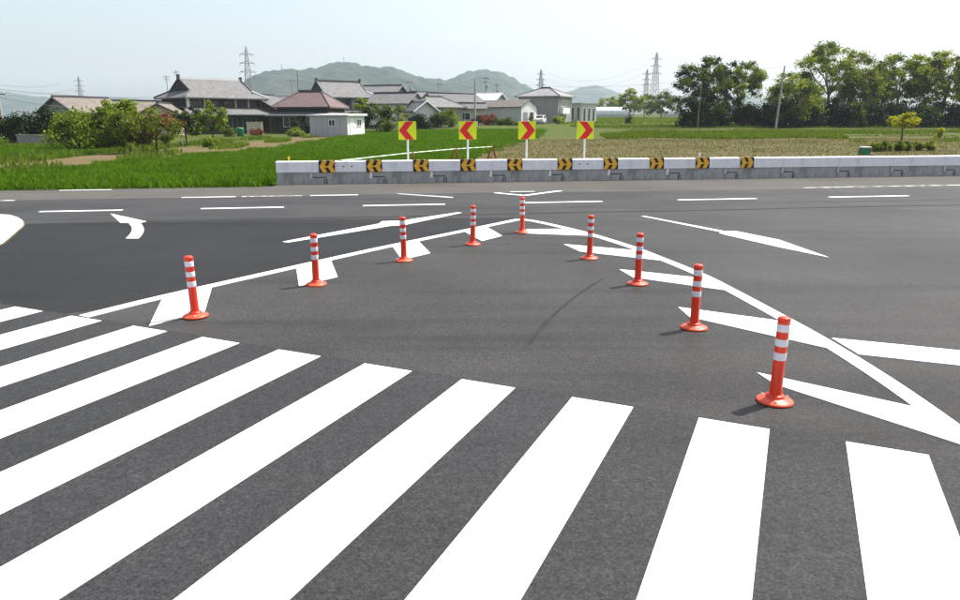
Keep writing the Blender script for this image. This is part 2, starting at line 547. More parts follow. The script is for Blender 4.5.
wp = np.vstack([scatter(190000, [(-20.5, 19), (2.5, 22.8), (4.0, 42), (-20.5, 42)], wheat_in),
                scatter(80000, [(-20.5, 42), (4.0, 42), (11.0, 92), (-21, 92)], wheat_in)])
wp = np.vstack([wp, scatter(26000, [(-34, 37), (-21.5, 36), (-25.5, 57), (-44, 57)], lambda x, y: x < -21.8 - .12 * (y - 36) + .4 * math.sin(y * 1.7))])
tag(blades('young_wheat', M['wheat'], wp, 0.12, 0.27, 0.04, 0.7), 'lush green young wheat in the fields beyond the left part of the road', 'wheat', kind='stuff')


def dry_in(x, y):
    return (math.sin(x * 0.13 + y * 0.31) + math.sin(x * 0.41 - y * 0.17 + 2)) > -0.2


gp = np.vstack([scatter(40000, [(12.5, 62), (86, 73), (95, 101), (16, 101)], dry_in),
                scatter(60000, [(0, 24.2), (70, 34), (84, 72), (8, 62)], lambda x, y: math.sin(x * .23 + y * .5) + math.sin(x * .61 - y * .8) + .035 * (y - 45) > .55),
                scatter(90000, [(-3.5, 23.9), (60, 32.5), (70, 66), (4, 62)]),
                scatter(9000, [(-45, 50), (-20, 42), (-22, 85), (-60, 85)], dry_in)])
tag(blades('dry_meadow_grass', M['meadow'], gp, 0.03, 0.12, 0.045, 0.9), 'short yellowish grass over the fallow fields behind the barrier', 'grass', kind='stuff')
fp = np.vstack([scatter(22000, [(14, 101), (90, 101), (95, 112), (14, 112)]),
                scatter(14000, [(11, 62), (32, 62), (36, 72), (12, 72)], lambda x, y: y > 63 + 1.5 * math.sin(x * .5)),
                scatter(30000, [(14, 74), (88, 80), (92, 90), (18, 84)], lambda x, y: math.sin(x * .21) + .6 * math.sin(x * .53 + y) > -.5),
                scatter(16000, [(28, 50), (80, 57), (84, 68), (30, 60)], lambda x, y: math.sin(x * .3 + 1) + .6 * math.sin(x * .7 + y) > 0),
                scatter(14000, [(14, 124), (40, 124), (60, 215), (28, 215)]),
                scatter(12000, [(-55, 55), (-30, 48), (-31, 72), (-70, 72)]),
                scatter(16000, [(-26, 22), (-15.5, 22), (-12, 76), (-24, 76)], lambda x, y: math.sin(x * 1.3) + math.sin(y * .5 + x) + .12 * (-18 - x) > .55)])
tag(blades('fresh_grass', M['fresh_grass'], fp, 0.15, 0.38, 0.11, 0.5), 'bright green grass strips at the edges of the fields', 'grass', kind='stuff')
vp = scatter(420, [(-6.4, 21.55), (-4.9, 22.0), (-4.9, 22.15), (-6.5, 21.75)])
vp2 = scatter(1600, [(-18, 19.55), (-6.6, 21.35), (-6.6, 21.75), (-18, 19.95)])
tag(blades('verge_grass', M['wheat'], vp2, 0.06, 0.2, 0.04, 0.7), 'short green grass creeping over the edge of the old asphalt', 'grass', kind='stuff')


def hill(name, label_pts, Y, depth, seed, rough=1.0):
    """ridge through (px,py) skyline points at distance Y, falling off in front and behind"""
    rnd = np.random.default_rng(seed)
    pts = [at(px, py, Y) for px, py in label_pts]
    x0, x1 = pts[0].x, pts[-1].x
    nx, ny = 420, 60
    V = []
    ph = rnd.uniform(0, 6.28, 12)
    for j in range(ny + 1):
        v = j / ny
        prof = math.sin(math.pi * min(1, v / 1.0)) ** 0.9 if v < 0.5 else math.sin(math.pi * v) ** 0.9
        yy = Y + (v - 0.5) * depth
        for i in range(nx + 1):
            x = x0 + (x1 - x0) * i / nx
            h = 0.0
            for a, b in zip(pts, pts[1:]):
                if a.x <= x <= b.x:
                    t = (x - a.x) / (b.x - a.x); t2 = t * t * (3 - 2 * t) * 0.5 + t * 0.5
                    h = a.z * (1 - t2) + b.z * t2
            s = Y / 1000.0
            wob = sum(math.sin(x / (s * l) + ph[k]) * math.sin(yy / (s * l * 1.3) + ph[k + 6]) * l * am for k, (l, am) in enumerate(((90, .015), (47, .025), (23, .05), (13, .12), (7, .2), (4, .34))))
            edge = min(1, 8 * i / nx, 8 * (nx - i) / nx)
            z = (h * prof + wob * s * rough * edge * prof * (1 if v < 0.47 else .35))
            V.append((x * (yy / Y), yy, max(z, 0) - 2.0 * (1 - prof)))
    n = nx + 1
    Fs = [(j * n + i, j * n + i + 1, (j + 1) * n + i + 1, (j + 1) * n + i) for j in range(ny) for i in range(nx)]
    b = MB(); b.add(V, Fs, True)
    return tag(b.build(name, M['hill']), kind='structure')


hill('hill_ridge', [(150, 119), (205, 108), (236, 88), (255, 76), (270, 72.5), (300, 71), (318, 69), (335, 65.5), (352, 66.5), (368, 70), (390, 70.5), (420, 78), (440, 80), (470, 86), (520, 100), (560, 119)], 1500, 800, 3)
hill('hill_cone', [(395, 119), (420, 98), (437, 85), (452, 79), (468, 72.5), (483, 70), (497, 72), (510, 79), (522, 87), (545, 96), (600, 119)], 1900, 800, 4)
hill('hill_far', [(520, 119), (545, 100), (568, 92), (582, 87), (596, 85.5), (608, 88.5), (622, 94), (650, 97), (668, 95), (690, 97), (740, 96), (800, 104), (900, 119)], 2900, 1000, 5, 0.6)
hill('hill_low', [(-160, 110), (-60, 90), (-10, 92), (15, 94), (40, 97), (70, 98), (120, 99), (170, 101), (260, 119)], 2300, 800, 6, 0.7)

# ------------------------------------------------------------------ road surface and markings
def poly_sheet(name, pts, z, material, parent=None, flat=True):
    b = MB(); b.add([(x, y, z) for x, y in pts], [tuple(range(len(pts)))])
    me = b.mesh(name)
    if me.polygons and me.polygons[0].normal.z < 0: me.flip_normals()
    return link(name, me, material, parent)


def slab(name, pts, z0, z1, material, parent=None):
    """thin slab with real thickness from an outline"""
    a = sum(pts[i][0] * pts[(i + 1) % len(pts)][1] - pts[(i + 1) % len(pts)][0] * pts[i][1] for i in range(len(pts)))
    if a < 0: pts = pts[::-1]
    n = len(pts)
    b = MB()
    b.add([(x, y, z0) for x, y in pts] + [(x, y, z1) for x, y in pts],
          [tuple(range(n, 2 * n))] + [(i, (i + 1) % n, n + (i + 1) % n, n + i) for i in range(n)])
    return b.build(name, material, parent)


def rl(x, c, s=0.1545):
    return (x, c + s * x)


road = tag(poly_sheet('road', [(-75, -30), (75, -30), rl(75, 24.2), rl(-6.3, 24.2), rl(-6.35, 22.55), rl(-75, 22.45)], 0.0, M['old_asphalt']), kind='structure')
NA = [rl(-70, 19.42, .140), rl(-40, 19.4, .140), rl(-20, 19.42, .140), rl(-10, 19.40, .140), rl(0, 19.6, .138), rl(15, 19.3, .130), rl(40, 19.6, .132), rl(70, 19.6, .132)]
slab('intersection_asphalt', [(-70, -29)] + [(70, -29)] + NA[::-1], 0.0008, 0.004, M['mid_asphalt'], road)
TH = -0.4192
U = Vector((math.cos(TH), math.sin(TH))); W = Vector((-math.sin(TH), math.cos(TH)))
O = Vector((-5.076, 7.365))


def cw(u, v):
    p = O + U * u + W * v
    return (p.x, p.y)


slab('approach_asphalt', [cw(-3.0, 0.03), cw(0.5, 0.035), cw(12, 0.03), cw(14, -6.5), cw(14, -16), cw(-30, -16), cw(-30, -7)], 0.0048, 0.0075, M['new_asphalt'], road)
# second tone: the lane left of the median nose, freshly laid and darker
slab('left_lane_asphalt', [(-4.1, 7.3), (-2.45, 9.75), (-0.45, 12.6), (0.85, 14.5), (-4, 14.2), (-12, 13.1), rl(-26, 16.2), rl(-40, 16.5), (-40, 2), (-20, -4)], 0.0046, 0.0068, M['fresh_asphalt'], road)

SEAM = simple('sealed_paving_seam', (0.034, 0.0336, 0.0336), 0.75, 0.3, 3, spec=0.08)
def seam(pts, w, z=0.0052):
    P = [Vector(p) for p in pts]; Lp = []; Rp = []
    for i_, p in enumerate(P):
        d = (P[min(i_ + 1, len(P) - 1)] - P[max(i_ - 1, 0)]).normalized(); nr = Vector((-d.y, d.x))
        ww = w * RNG.uniform(.5, 1.2)
        Lp.append(tuple(p + nr * ww / 2)); Rp.append(tuple(p - nr * ww / 2))
    poly_sheet('paving_seam', Lp + Rp[::-1], z, SEAM, road)


seam([(x, 14.98 + .1545 * x + .04 * math.sin(x * .9)) for x in np.linspace(-9.5, 24, 60)], .10, 0.0078)
seam([(1.58 - 1.13 * t - .10 * math.sin(t * 3.1), 8.76 - 2.7 * t + .01 * math.sin(t * 9)) for t in np.linspace(0, 1, 30)], .05)
seam([(x, 16.05 + .150 * x + .03 * math.sin(x * .7)) for x in np.linspace(2, 26, 40)], .06)
for k in range(-1, 12):
    u = 0.9 * k
    o = slab('crosswalk_stripe', [cw(u, 0), cw(u + .45, 0), cw(u + .45, -4.6), cw(u, -4.6)], 0.008, 0.0115, M['paint'], road)


def stroke(name, pts, w, z=0.0115, material=None, taper=False):
    P = [Vector(p) for p in pts]
    Lp, Rp = [], []
    for i, p in enumerate(P):
        d = (P[min(i + 1, len(P) - 1)] - P[max(i - 1, 0)]).normalized()
        nrm = Vector((-d.y, d.x))
        Lp.append(tuple(p + nrm * w / 2)); Rp.append(tuple(p - nrm * w / 2))
    b = MB()
    n = len(P)
    V = [(x, y, 0.0035) for x, y in Lp] + [(x, y, 0.0035) for x, y in Rp] + [(x, y, z) for x, y in Lp] + [(x, y, z) for x, y in Rp]
    Fs = []
    for i in range(n - 1):
        Fs += [(2 * n + i, 3 * n + i, 3 * n + i + 1, 2 * n + i + 1), (i, 2 * n + i, 2 * n + i + 1, i + 1), (n + i, n + i + 1, 3 * n + i + 1, 3 * n + i)]
    Fs += [(0, n, 3 * n, 2 * n), (n - 1, 3 * n - 1, 4 * n - 1, 2 * n - 1)][:1]
    b.add(V, Fs)
    return b.build(name, material or M['paint'], road)


def spline(pts, m=8):
    P = [Vector(p) for p in pts]; out = []
    for i in range(len(P) - 1):
        a, b, c, d = P[max(i - 1, 0)], P[i], P[i + 1], P[min(i + 2, len(P) - 1)]
        for k in range(m):
            t = k / m
            out.append(tuple(0.5 * ((2 * b) + (c - a) * t + (2 * a - 5 * b + 4 * c - d) * t * t + (3 * b - a - 3 * c + d) * t ** 3)))
    out.append(tuple(P[-1]))
    return out


# median nose: two edge lines meeting in a point, hatching bars inside
stroke('median_edge_line', spline([(-4.12, 6.98), (-3.63, 7.85), (-2.52, 9.55), (-1.55, 11.0), (-0.44, 12.53), (0.80, 14.25)]), 0.15, 0.0118)
stroke('median_edge_line', spline([(0.80, 14.25), (1.16, 13.86), (1.88, 12.5), (2.40, 11.1), (2.62, 10.25), (2.90, 8.98), (3.0, 8.16), (3.11, 6.96), (3.17, 6.1), (3.18, 5.1), (3.13, 4.2), (3.05, 3.5)]), 0.15, 0.0122)
BARS = [[(-3.60, 7.76), (-3.28, 6.64), (-2.93, 7.16), (-3.24, 8.32)],
        [(-2.49, 9.42), (-2.22, 8.34), (-1.85, 8.86), (-2.14, 10.02)],
        [(-1.37, 11.12), (-1.14, 10.0), (-0.76, 10.52), (-1.01, 11.68)],
        [(-0.24, 12.62), (0.03, 11.62), (0.39, 12.16), (0.16, 13.24)],
        [(0.86, 12.90), (0.84, 12.42), (1.94, 12.16), (1.52, 12.95)],
        [(1.37, 11.31), (1.55, 10.65), (2.64, 9.90), (2.45, 10.72)],
        [(1.90, 9.33), (1.98, 8.83), (3.0, 8.05), (2.78, 8.80)],
        [(2.16, 7.35), (2.17, 6.96), (3.12, 5.88), (3.02, 6.80)],
        [(2.24, 5.32), (2.28, 5.06), (3.05, 3.94), (3.12, 4.56)]]
for i_, q in enumerate(BARS):
    q = [Vector(p) for p in q]
    if i_ < 4: q[0] += Vector((-.05, .035)); q[3] += Vector((-.05, .035))
    else: q[2] += Vector((.05, -.01)); q[3] += Vector((.05, .0))
    slab('hatching_bar', [tuple(p) for p in q], 0.0035, 0.0110, M['paint'], road)
slab('stop_line', [(3.29, 6.24), (3.30, 5.77), (6.4, 4.5), (6.66, 4.95)], 0.0035, 0.0112, M['paint'], road)
# centre-line dashes of the main road
for x0, x1 in [(-13.2, -11.5), (-9.75, -8.04), (-6.38, -4.56), (-2.77, -0.84), (1.05, 3.05), (5.02, 7.12), (9.16, 11.44), (13.4, 15.7), (17.8, 20.0)]:
    stroke('centre_dash', [rl(x0, 16.985, .1565), rl(x1, 16.985, .1565)], 0.16)
# far edge line, worn
for x0, x1, c in [(-12.1, -10.7, 22.06), (-14.5, -11.7, 19.44), (-7.8, -6.45, 19.52), (-6.3, -4.75, 19.52), (-4.55, -3.3, 19.52)]:
    stroke('edge_line', [rl(x0, c, .150), rl(x1, c, .150)], 0.13, 0.010, M['worn_paint'] if x0 in (-6.3, -14.5) else M['paint'])
stroke('edge_line', [(9.6, 21.0), (11.6, 21.37), (14.9, 21.92), (20, 22.7)], 0.14, 0.010, M['worn_paint'])
slab('taper_mark', [(-2.3, 19.36), (-2.2, 19.22), (-0.75, 18.30), (-0.70, 18.42)], 0.0035, 0.0112, M['paint'], road)
stroke('guide_mark', [(0.42, 19.55), (0.85, 19.15), (1.2, 18.86)], 0.15, 0.0112)
stroke('guide_mark', [(1.2, 18.86), (1.75, 19.5), (2.3, 20.1)], 0.15, 0.0116)
stroke('guide_mark', [(0.85, 19.82), (1.55, 19.92)], 0.10, 0.0112)
# turn guide lines either side of the nose
slab('turn_guide_line', [(-3.30, 11.54), (-3.19, 11.46), (-1.72, 13.33), (-1.49, 13.41), (-0.40, 15.28), (-0.48, 15.34), (-1.57, 14.05), (-1.97, 13.95), (-1.98, 13.62)], 0.0035, 0.0112, M['paint'], road)
slab('turn_guide_line', [(3.40, 14.72), (3.48, 14.74), (4.47, 12.68), (4.68, 12.68), (5.08, 11.72), (5.17, 10.18), (4.79, 11.01), (4.34, 12.28), (4.30, 12.46), (4.37, 12.55)], 0.0035, 0.0112, M['paint'], road)
arrow = [(-8.01, 15.13), (-7.11, 13.75), (-6.93, 13.72)] + spline([(-6.93, 13.72), (-6.62, 13.2), (-6.40, 12.75), (-6.22, 12.3), (-6.08, 11.87)], 3)[1:] + \
        spline([(-5.86, 11.87), (-6.0, 12.3), (-6.18, 12.75), (-6.40, 13.2), (-6.70, 13.72)], 3) + [(-6.68, 13.93)]
slab('turn_arrow', arrow, 0.0075, 0.0112, M['paint'], road)

# kerbed island at the left edge
isl = [(-16, 16.2), (-12.2, 15.35), (-10.23, 14.87), (-9.85, 14.70), (-9.3, 14.15), (-8.80, 13.45), (-8.46, 12.75), (-8.16, 12.1), (-7.93, 11.6), (-7.76, 11.1), (-7.7, 9.9), (-8.3, 8.4), (-9.6, 7.6), (-12, 8.6), (-16, 11.5)]
cx = sum(p[0] for p in isl) / len(isl); cy = sum(p[1] for p in isl) / len(isl)
isl = spline(isl + isl[:1], 5)[:-1]
isl_obj = slab('traffic_island', [(x * .985 + cx * .015, y * .985 + cy * .015) for x, y in isl], 0.0, 0.034, M['island'])
slab('island_edge', [(x * 1.002 - cx * .002, y * 1.002 - cy * .002) for x, y in isl], 0.0, 0.016, M['soil'], isl_obj)
tag(isl_obj, kind='structure')

# ------------------------------------------------------------------ delineator posts
def make_post():
    r = empty('delineator_post')
    b = MB().lathe([(0.0, 0.0), (0.128, 0.0), (0.130, 0.008), (0.124, 0.017), (0.100, 0.026), (0.072, 0.034), (0.064, 0.040)], 32)
    base = b.build('base', M['orange_base_sunlit'], r)
    for k in range(3):
        a = 2 * math.pi * k / 3 + .4
        MB().lathe([(0.009, 0.0), (0.009, 0.010), (0.005, 0.013)], 8).build('bolt', M['steel'], base, (0.098 * math.cos(a), 0.098 * math.sin(a), 0.024))
    MB().lathe([(0.064, 0.034), (0.066, 0.044), (0.062, 0.054), (0.046, 0.060)], 28).build('collar', M['orange'], r)
    MB().lathe([(0.046, 0.045), (0.0425, 0.09), (0.0415, 0.26), (0.0425, 0.34), (0.0425, 0.605), (0.044, 0.608), (0.0445, 0.622), (0.041, 0.632), (0.030, 0.637), (0.0, 0.638)], 28).build('tube', M['orange'], r)
    for z0, z1 in ((0.532, 0.586), (0.425, 0.478), (0.322, 0.378)):
        MB().lathe([(0.0432, z0), (0.0436, z0 + .002), (0.0436, z1 - .002), (0.0432, z1)], 28).build('band', M['band'], r)
    return r


def copy_tree(o, parent=None):
    c = o.copy(); COL.objects.link(c); c.parent = parent
    for ch in list(o.children): copy_tree(ch, c)
    return c


POSTS = [((-2.95, 6.97), 'orange post with white bands standing on the hatching bar nearest the crosswalk, leftmost post'),
         ((-2.03, 8.43), 'orange banded post on the left edge, second from the crosswalk on that side'),
         ((-1.10, 9.93), 'orange banded post on the left edge, third from the crosswalk on that side'),
         ((-0.12, 11.28), 'orange banded post on the left edge, just left of the farthest post'),
         ((0.76, 12.54), 'farthest orange banded post at the tip of the painted V'),
         ((1.61, 10.11), 'orange banded post on the right edge, just right of the farthest post'),
         ((1.96, 8.46), 'orange banded post on the right edge, third from the nearest one'),
         ((2.10, 6.57), 'orange banded post on the right edge, second nearest the camera'),
         ((2.14, 4.73), 'largest and nearest orange banded post, beside the last hatching bar')]
post0 = make_post()
for i, ((x, y), lab) in enumerate(POSTS):
    o = post0 if i == 0 else copy_tree(post0)
    o.location = (x, y, 0.0112 if i == 0 else 0.006)
    o.rotation_euler = (RNG.uniform(-.012, .012), RNG.uniform(-.012, .012), RNG.uniform(0, 6.28))
    tag(o, lab, 'post', 'delineator posts around the median nose')

# ------------------------------------------------------------------ barrier
JX = [-6.36, -4.87, -3.03, -1.12, 0.80, 2.76, 4.76, 6.80, 8.87, 10.96, 13.06, 15.14, 17.22, 19.3, 21.4]
BY = lambda x: 23.05 + 0.152 * x
B_A = math.atan(0.152)


def barrier_block(i, label):
    x0, x1 = JX[i], JX[i + 1]
    L = math.hypot(x1 - x0, BY(x1) - BY(x0))
    r = empty('barrier_block', (x0, BY(x0), 0.001), B_A)
    first = i == 0
    e = 0.012
    # local x along the barrier, -y to the road; joint steps: upper part starts 0.42 m before the lower part
    xl = (0.0 if first else -0.42) + e
    pts = [(0.0 + e, 0.0), (L - e, 0.0), (L - e, 0.195), (L - 0.42 - e, 0.195), (L - 0.42 - e, 0.37), (xl, 0.37)]
    if not first: pts += [(xl, 0.225), (0.0 + e, 0.225)]
    # lower body: front and back follow a gentle batter
    n = len(pts)
    def yy(z): return 0.05 * z / 0.37
    V = [(p[0], yy(p[1]), p[1]) for p in pts] + [(p[0], 0.50 - yy(p[1]), p[1]) for p in pts]
    MB().add(V, [tuple(range(n)), tuple(range(2 * n - 1, n - 1, -1))] + [((k + 1) % n, k, n + k, n + (k + 1) % n) for k in range(n)]).build('body', M['concrete'], r)
    # white painted upper beam
    prof = [(0.030, 0.372), (0.036, 0.40), (0.055, 0.685), (0.075, 0.705), (0.425, 0.705), (0.445, 0.685), (0.464, 0.40), (0.470, 0.372)]
    MB().extrude(prof, 'x', xl - e + 0.0015, L - 0.42 - 0.0015).build('upper_beam', M['white_concrete'], r)
    if not first:
        cp = MB(); cp.box((-0.475, 0.004, 0.165), (-0.405, 0.052, 0.350)); cp.box((-0.50, -0.004, 0.17), (-0.475, 0.05, 0.24))
        cp.build('joint_plate', M['white_metal'] if 1 < i < 8 else M['steel'], r)
        pk = MB().box((-0.055, -0.004, 0.0), (0.05, 0.03, 0.150)); pk.build('bolt_pocket_shade', M['dark_steel'], r)  # solid dark block, colour standing in for shade in the recess
        MB().tube([(-0.005, -0.012, 0.0), (-0.005, -0.012, 0.14)], 0.016, 8).build('bolt', M['steel'], r)
    # lifting holes in the beam: dark blocks stand in for the shade inside
    if i in (1, 5):
        MB().box((0.55, 0.028, 0.53), (0.60, 0.06, 0.56)).build('lifting_hole_shade', M['dark_steel'], r)
        MB().box((0.80, 0.028, 0.53), (0.85, 0.06, 0.56)).build('lifting_hole_shade', M['dark_steel'], r)
    return tag(r, label, 'barrier', 'concrete barrier blocks along the road')


ORD = ['second', 'third', 'fourth', 'fifth', 'sixth', 'seventh', 'eighth', 'ninth', 'tenth', 'eleventh', 'twelfth', 'thirteenth']
for i in range(13):
    lab = ('first concrete barrier block at the left end of the row, white upper beam, short' if i == 0 else
           f'{ORD[i - 1]} concrete barrier block from the left end, grey below and white above')
    barrier_block(i, lab)


def b_local(x, y, z):
    """point from barrier line: x world along, y behind front face"""
    return Vector((x - math.sin(B_A) * y, BY(x) + math.cos(B_A) * y, z))


def arrow_pad(x, left, label):
    r = empty('reflector_pad', b_local(x, 0.0, 0.0), B_A)
    yf = lambda z: 0.036 + 0.019 * (z - .40) / .285 - 0.014
    def sheet(name, poly, d, th, m):
        # polygon in (x,z) lying on the beam's sloping face, standing d proud
        n = len(poly)
        V = [(px, yf(pz) - d, pz) for px, pz in poly] + [(px, yf(pz) - d + th, pz) for px, pz in poly]
        a = sum(poly[k][0] * poly[(k + 1) % n][1] - poly[(k + 1) % n][0] * poly[k][1] for k in range(n))
        fs = [tuple(range(n)), tuple(range(2 * n - 1, n - 1, -1))] + [((k + 1) % n, k, n + k, n + (k + 1) % n) for k in range(n)]
        return MB().add(V, fs if a > 0 else [f[::-1] for f in fs]).build(name, m, r)
    sheet('backing', [(-.25, .362), (.25, .362), (.25, .716), (-.25, .716)], 0.0, 0.012, M['black'])
    MB().box((-.25, 0.046, 0.712), (.25, 0.22, 0.722)).build('top_flap', M['black'], r)
    s = -1 if left else 1
    c = .539
    def chev(x0, w, hh):
        return [(s * x0, c), (s * (x0 - .09), c + hh), (s * (x0 - .09 - w), c + hh), (s * (x0 - w), c), (s * (x0 - .09 - w), c - hh), (s * (x0 - .09), c - hh)]
    sheet('chevron', chev(.225, .14, .170), 0.006, 0.005, M['amber'])
    sheet('chevron', chev(-.03, .14, .170), 0.006, 0.005, M['amber'])
    sheet('shaft', [(-.09, c - .024), (.15, c - .024), (.15, c + .024), (-.09, c + .024)], 0.008, 0.005, M['amber'])
    for q in (.07, -.14):
        MB().box((s * q - .045, 0.05, 0.7225), (s * q + .045, 0.2, 0.7265)).build('top_stripe', M['amber'], r)
    return tag(r, label, 'reflector', 'black and amber arrow pads on the barrier')


PX = [-4.82, -3.36, -1.89, -0.38, 1.15, 2.82, 4.38, 5.98, 7.60, 9.21]
for i, x in enumerate(PX):
    side = 'left' if i < 5 else 'right'
    n = ['leftmost', 'second', 'third', 'fourth', 'fifth'][i] if i < 5 else ['first', 'second', 'third', 'fourth', 'rightmost'][i - 5]
    arrow_pad(x, i < 5, f'black pad with amber {side}-pointing arrow, {n} such pad' + (' from the left' if n not in ('leftmost', 'rightmost') else ' on the barrier'))


def top_reflector(x, m, label):
    r = empty('barrier_reflector', b_local(x, 0.25, 0.705), B_A)
    MB().tube([(0, 0, 0), (0, 0, .12)], .018, 8).build('stem', M[m], r)
    MB().box((-.035, -.016, .07), (.035, .016, .15)).build('head', M[m], r, bevel=0.008)
    tag(r, label, 'reflector')


top_reflector(-5.98, 'amber', 'small yellow reflector stub on top of the first barrier block')
top_reflector(7.58, 'white_metal', 'small white reflector stub on top of the barrier above an arrow pad')

# ------------------------------------------------------------------ chevron signs
def chevron_sign(x, left, label):
    r = empty('chevron_sign', b_local(x, 0.72, -0.03), B_A * 0.4)
    MB().tube([(0, 0, 0), (0, 0, 1.92)], 0.033, 12).build('post', M['white_metal'], r)
    p = MB().box((-.29, -.047, 1.37), (.29, -.037, 1.95)).build('panel', M['lime'], r, bevel=0.003)
    s = -1 if left else 1
    c = 1.66; h = .286
    poly = [(s * .27, c), (s * .04, c + h), (s * -.21, c + h), (s * .02, c), (s * -.21, c - h), (s * .04, c - h)]
    MB().extrude(poly, 'y', -.0505, -.0475).build('chevron', M['red'], p)
    for z in (1.48, 1.84):
        MB().box((-.05, -.036, z - .02), (.05, .04, z + .02)).build('clamp', M['steel'], r)
    tag(r, label, 'sign', 'lime chevron signs behind the barrier')


chevron_sign(-2.26, True, 'lime sign with red chevron pointing left, leftmost of the four')
chevron_sign(-0.30, True, 'lime sign with red chevron pointing left, second of the four')
chevron_sign(1.67, False, 'lime sign with red chevron pointing right, third of the four')
chevron_sign(3.66, False, 'lime sign with red chevron pointing right, rightmost of the four')

# ------------------------------------------------------------------ site barricade in the field
def trestle(px, py, Y, label):
    p = at(px, py, Y); g = terrain(p.x, Y)
    r = empty('trestle_stand', (p.x, Y, g), 0.35)
    h = .78
    for s in (-1, 1):
        MB().tube([(s * .28, -.12, 0), (s * .06, 0, h)], .022, 6).build('leg', M['rust'], r)
        MB().tube([(s * .28, .16, 0), (s * .06, 0, h)], .022, 6).build('leg', M['rust'], r)
        MB().tube([(s * .06, 0, h), (s * .12, 0, h + .14)], .02, 6).build('prong', M['rust'], r)
    MB().tube([(-.19, 0.0, .33), (.19, 0.0, .33)], .018, 6).build('brace', M['rust'], r)
    tag(r, label, 'stand', 'red trestle stands in the field')
    return Vector((p.x, Y, g + h + .04))


ta = trestle(411, 159, 26.2, 'rusty red trestle stand just above the barrier behind the leftmost chevron sign')
tb = trestle(455, 155, 29.6, 'rusty red trestle stand in the grass left of the second chevron sign')
tc_ = trestle(492, 153, 32.0, 'rusty red trestle stand on the brown soil right of the second chevron sign')
t0 = ta + (ta - tb) * 1.2; t0.z = ta.z - .05
for a, b, lab in ((t0, ta, 'pale striped pipe rail low behind the barrier left of the chevron signs'), (ta, tb, 'pale green striped pipe rail between the two left trestle stands'), (tb, tc_, 'pale striped pipe rail between the two right trestle stands')):
    r = empty('pipe_rail', a)
    d = b - a
    MB().tube([(0, 0, 0), d], .019, 8).build('pipe', M['pipe_green'], r)
    for k in range(6):
        MB().tube([d * ((k + .15) / 6), d * ((k + .6) / 6)], .0205, 8).build('white_band', M['white_metal'], r)
    tag(r, lab, 'pipe rail', 'striped pipe rails in the field')

# ------------------------------------------------------------------ vegetation builders
def leaves(name, centres, radii, n, size, material, parent, squash=0.75, seed=0, hollow=0.35):
    rg = np.random.default_rng(seed)
    C = np.array(centres); R = np.array(radii)
    w = R ** 2; w = w / w.sum()
    idx = rg.choice(len(C), n, p=w)
    d = rg.normal(size=(n, 3)); d /= np.linalg.norm(d, axis=1)[:, None] + 1e-9
    rad = np.minimum(np.abs(rg.normal(size=n)) * .62 + .06, 1.15 * rg.uniform(.85, 1, n))
    P = C[idx] + d * (R[idx] * rad)[:, None] * np.array([1, 1, squash])
    nrm = d * .7 + rg.normal(size=(n, 3)) * .6 + np.array([0, 0, .35])
    nrm /= np.linalg.norm(nrm, axis=1)[:, None] + 1e-9
    a = np.cross(nrm, rg.normal(size=(n, 3))); a /= np.linalg.norm(a, axis=1)[:, None] + 1e-9
    b = np.cross(nrm, a)
    s = size * rg.uniform(.6, 1.35, n)
    a *= (s * .5)[:, None]; b *= (s * .34)[:, None]
    V = np.stack([P - a, P + b * 1.0 - a * .1, P + a, P - b - a * .1], axis=1)
    return link(name, np_mesh(name, V, 4), material, parent)


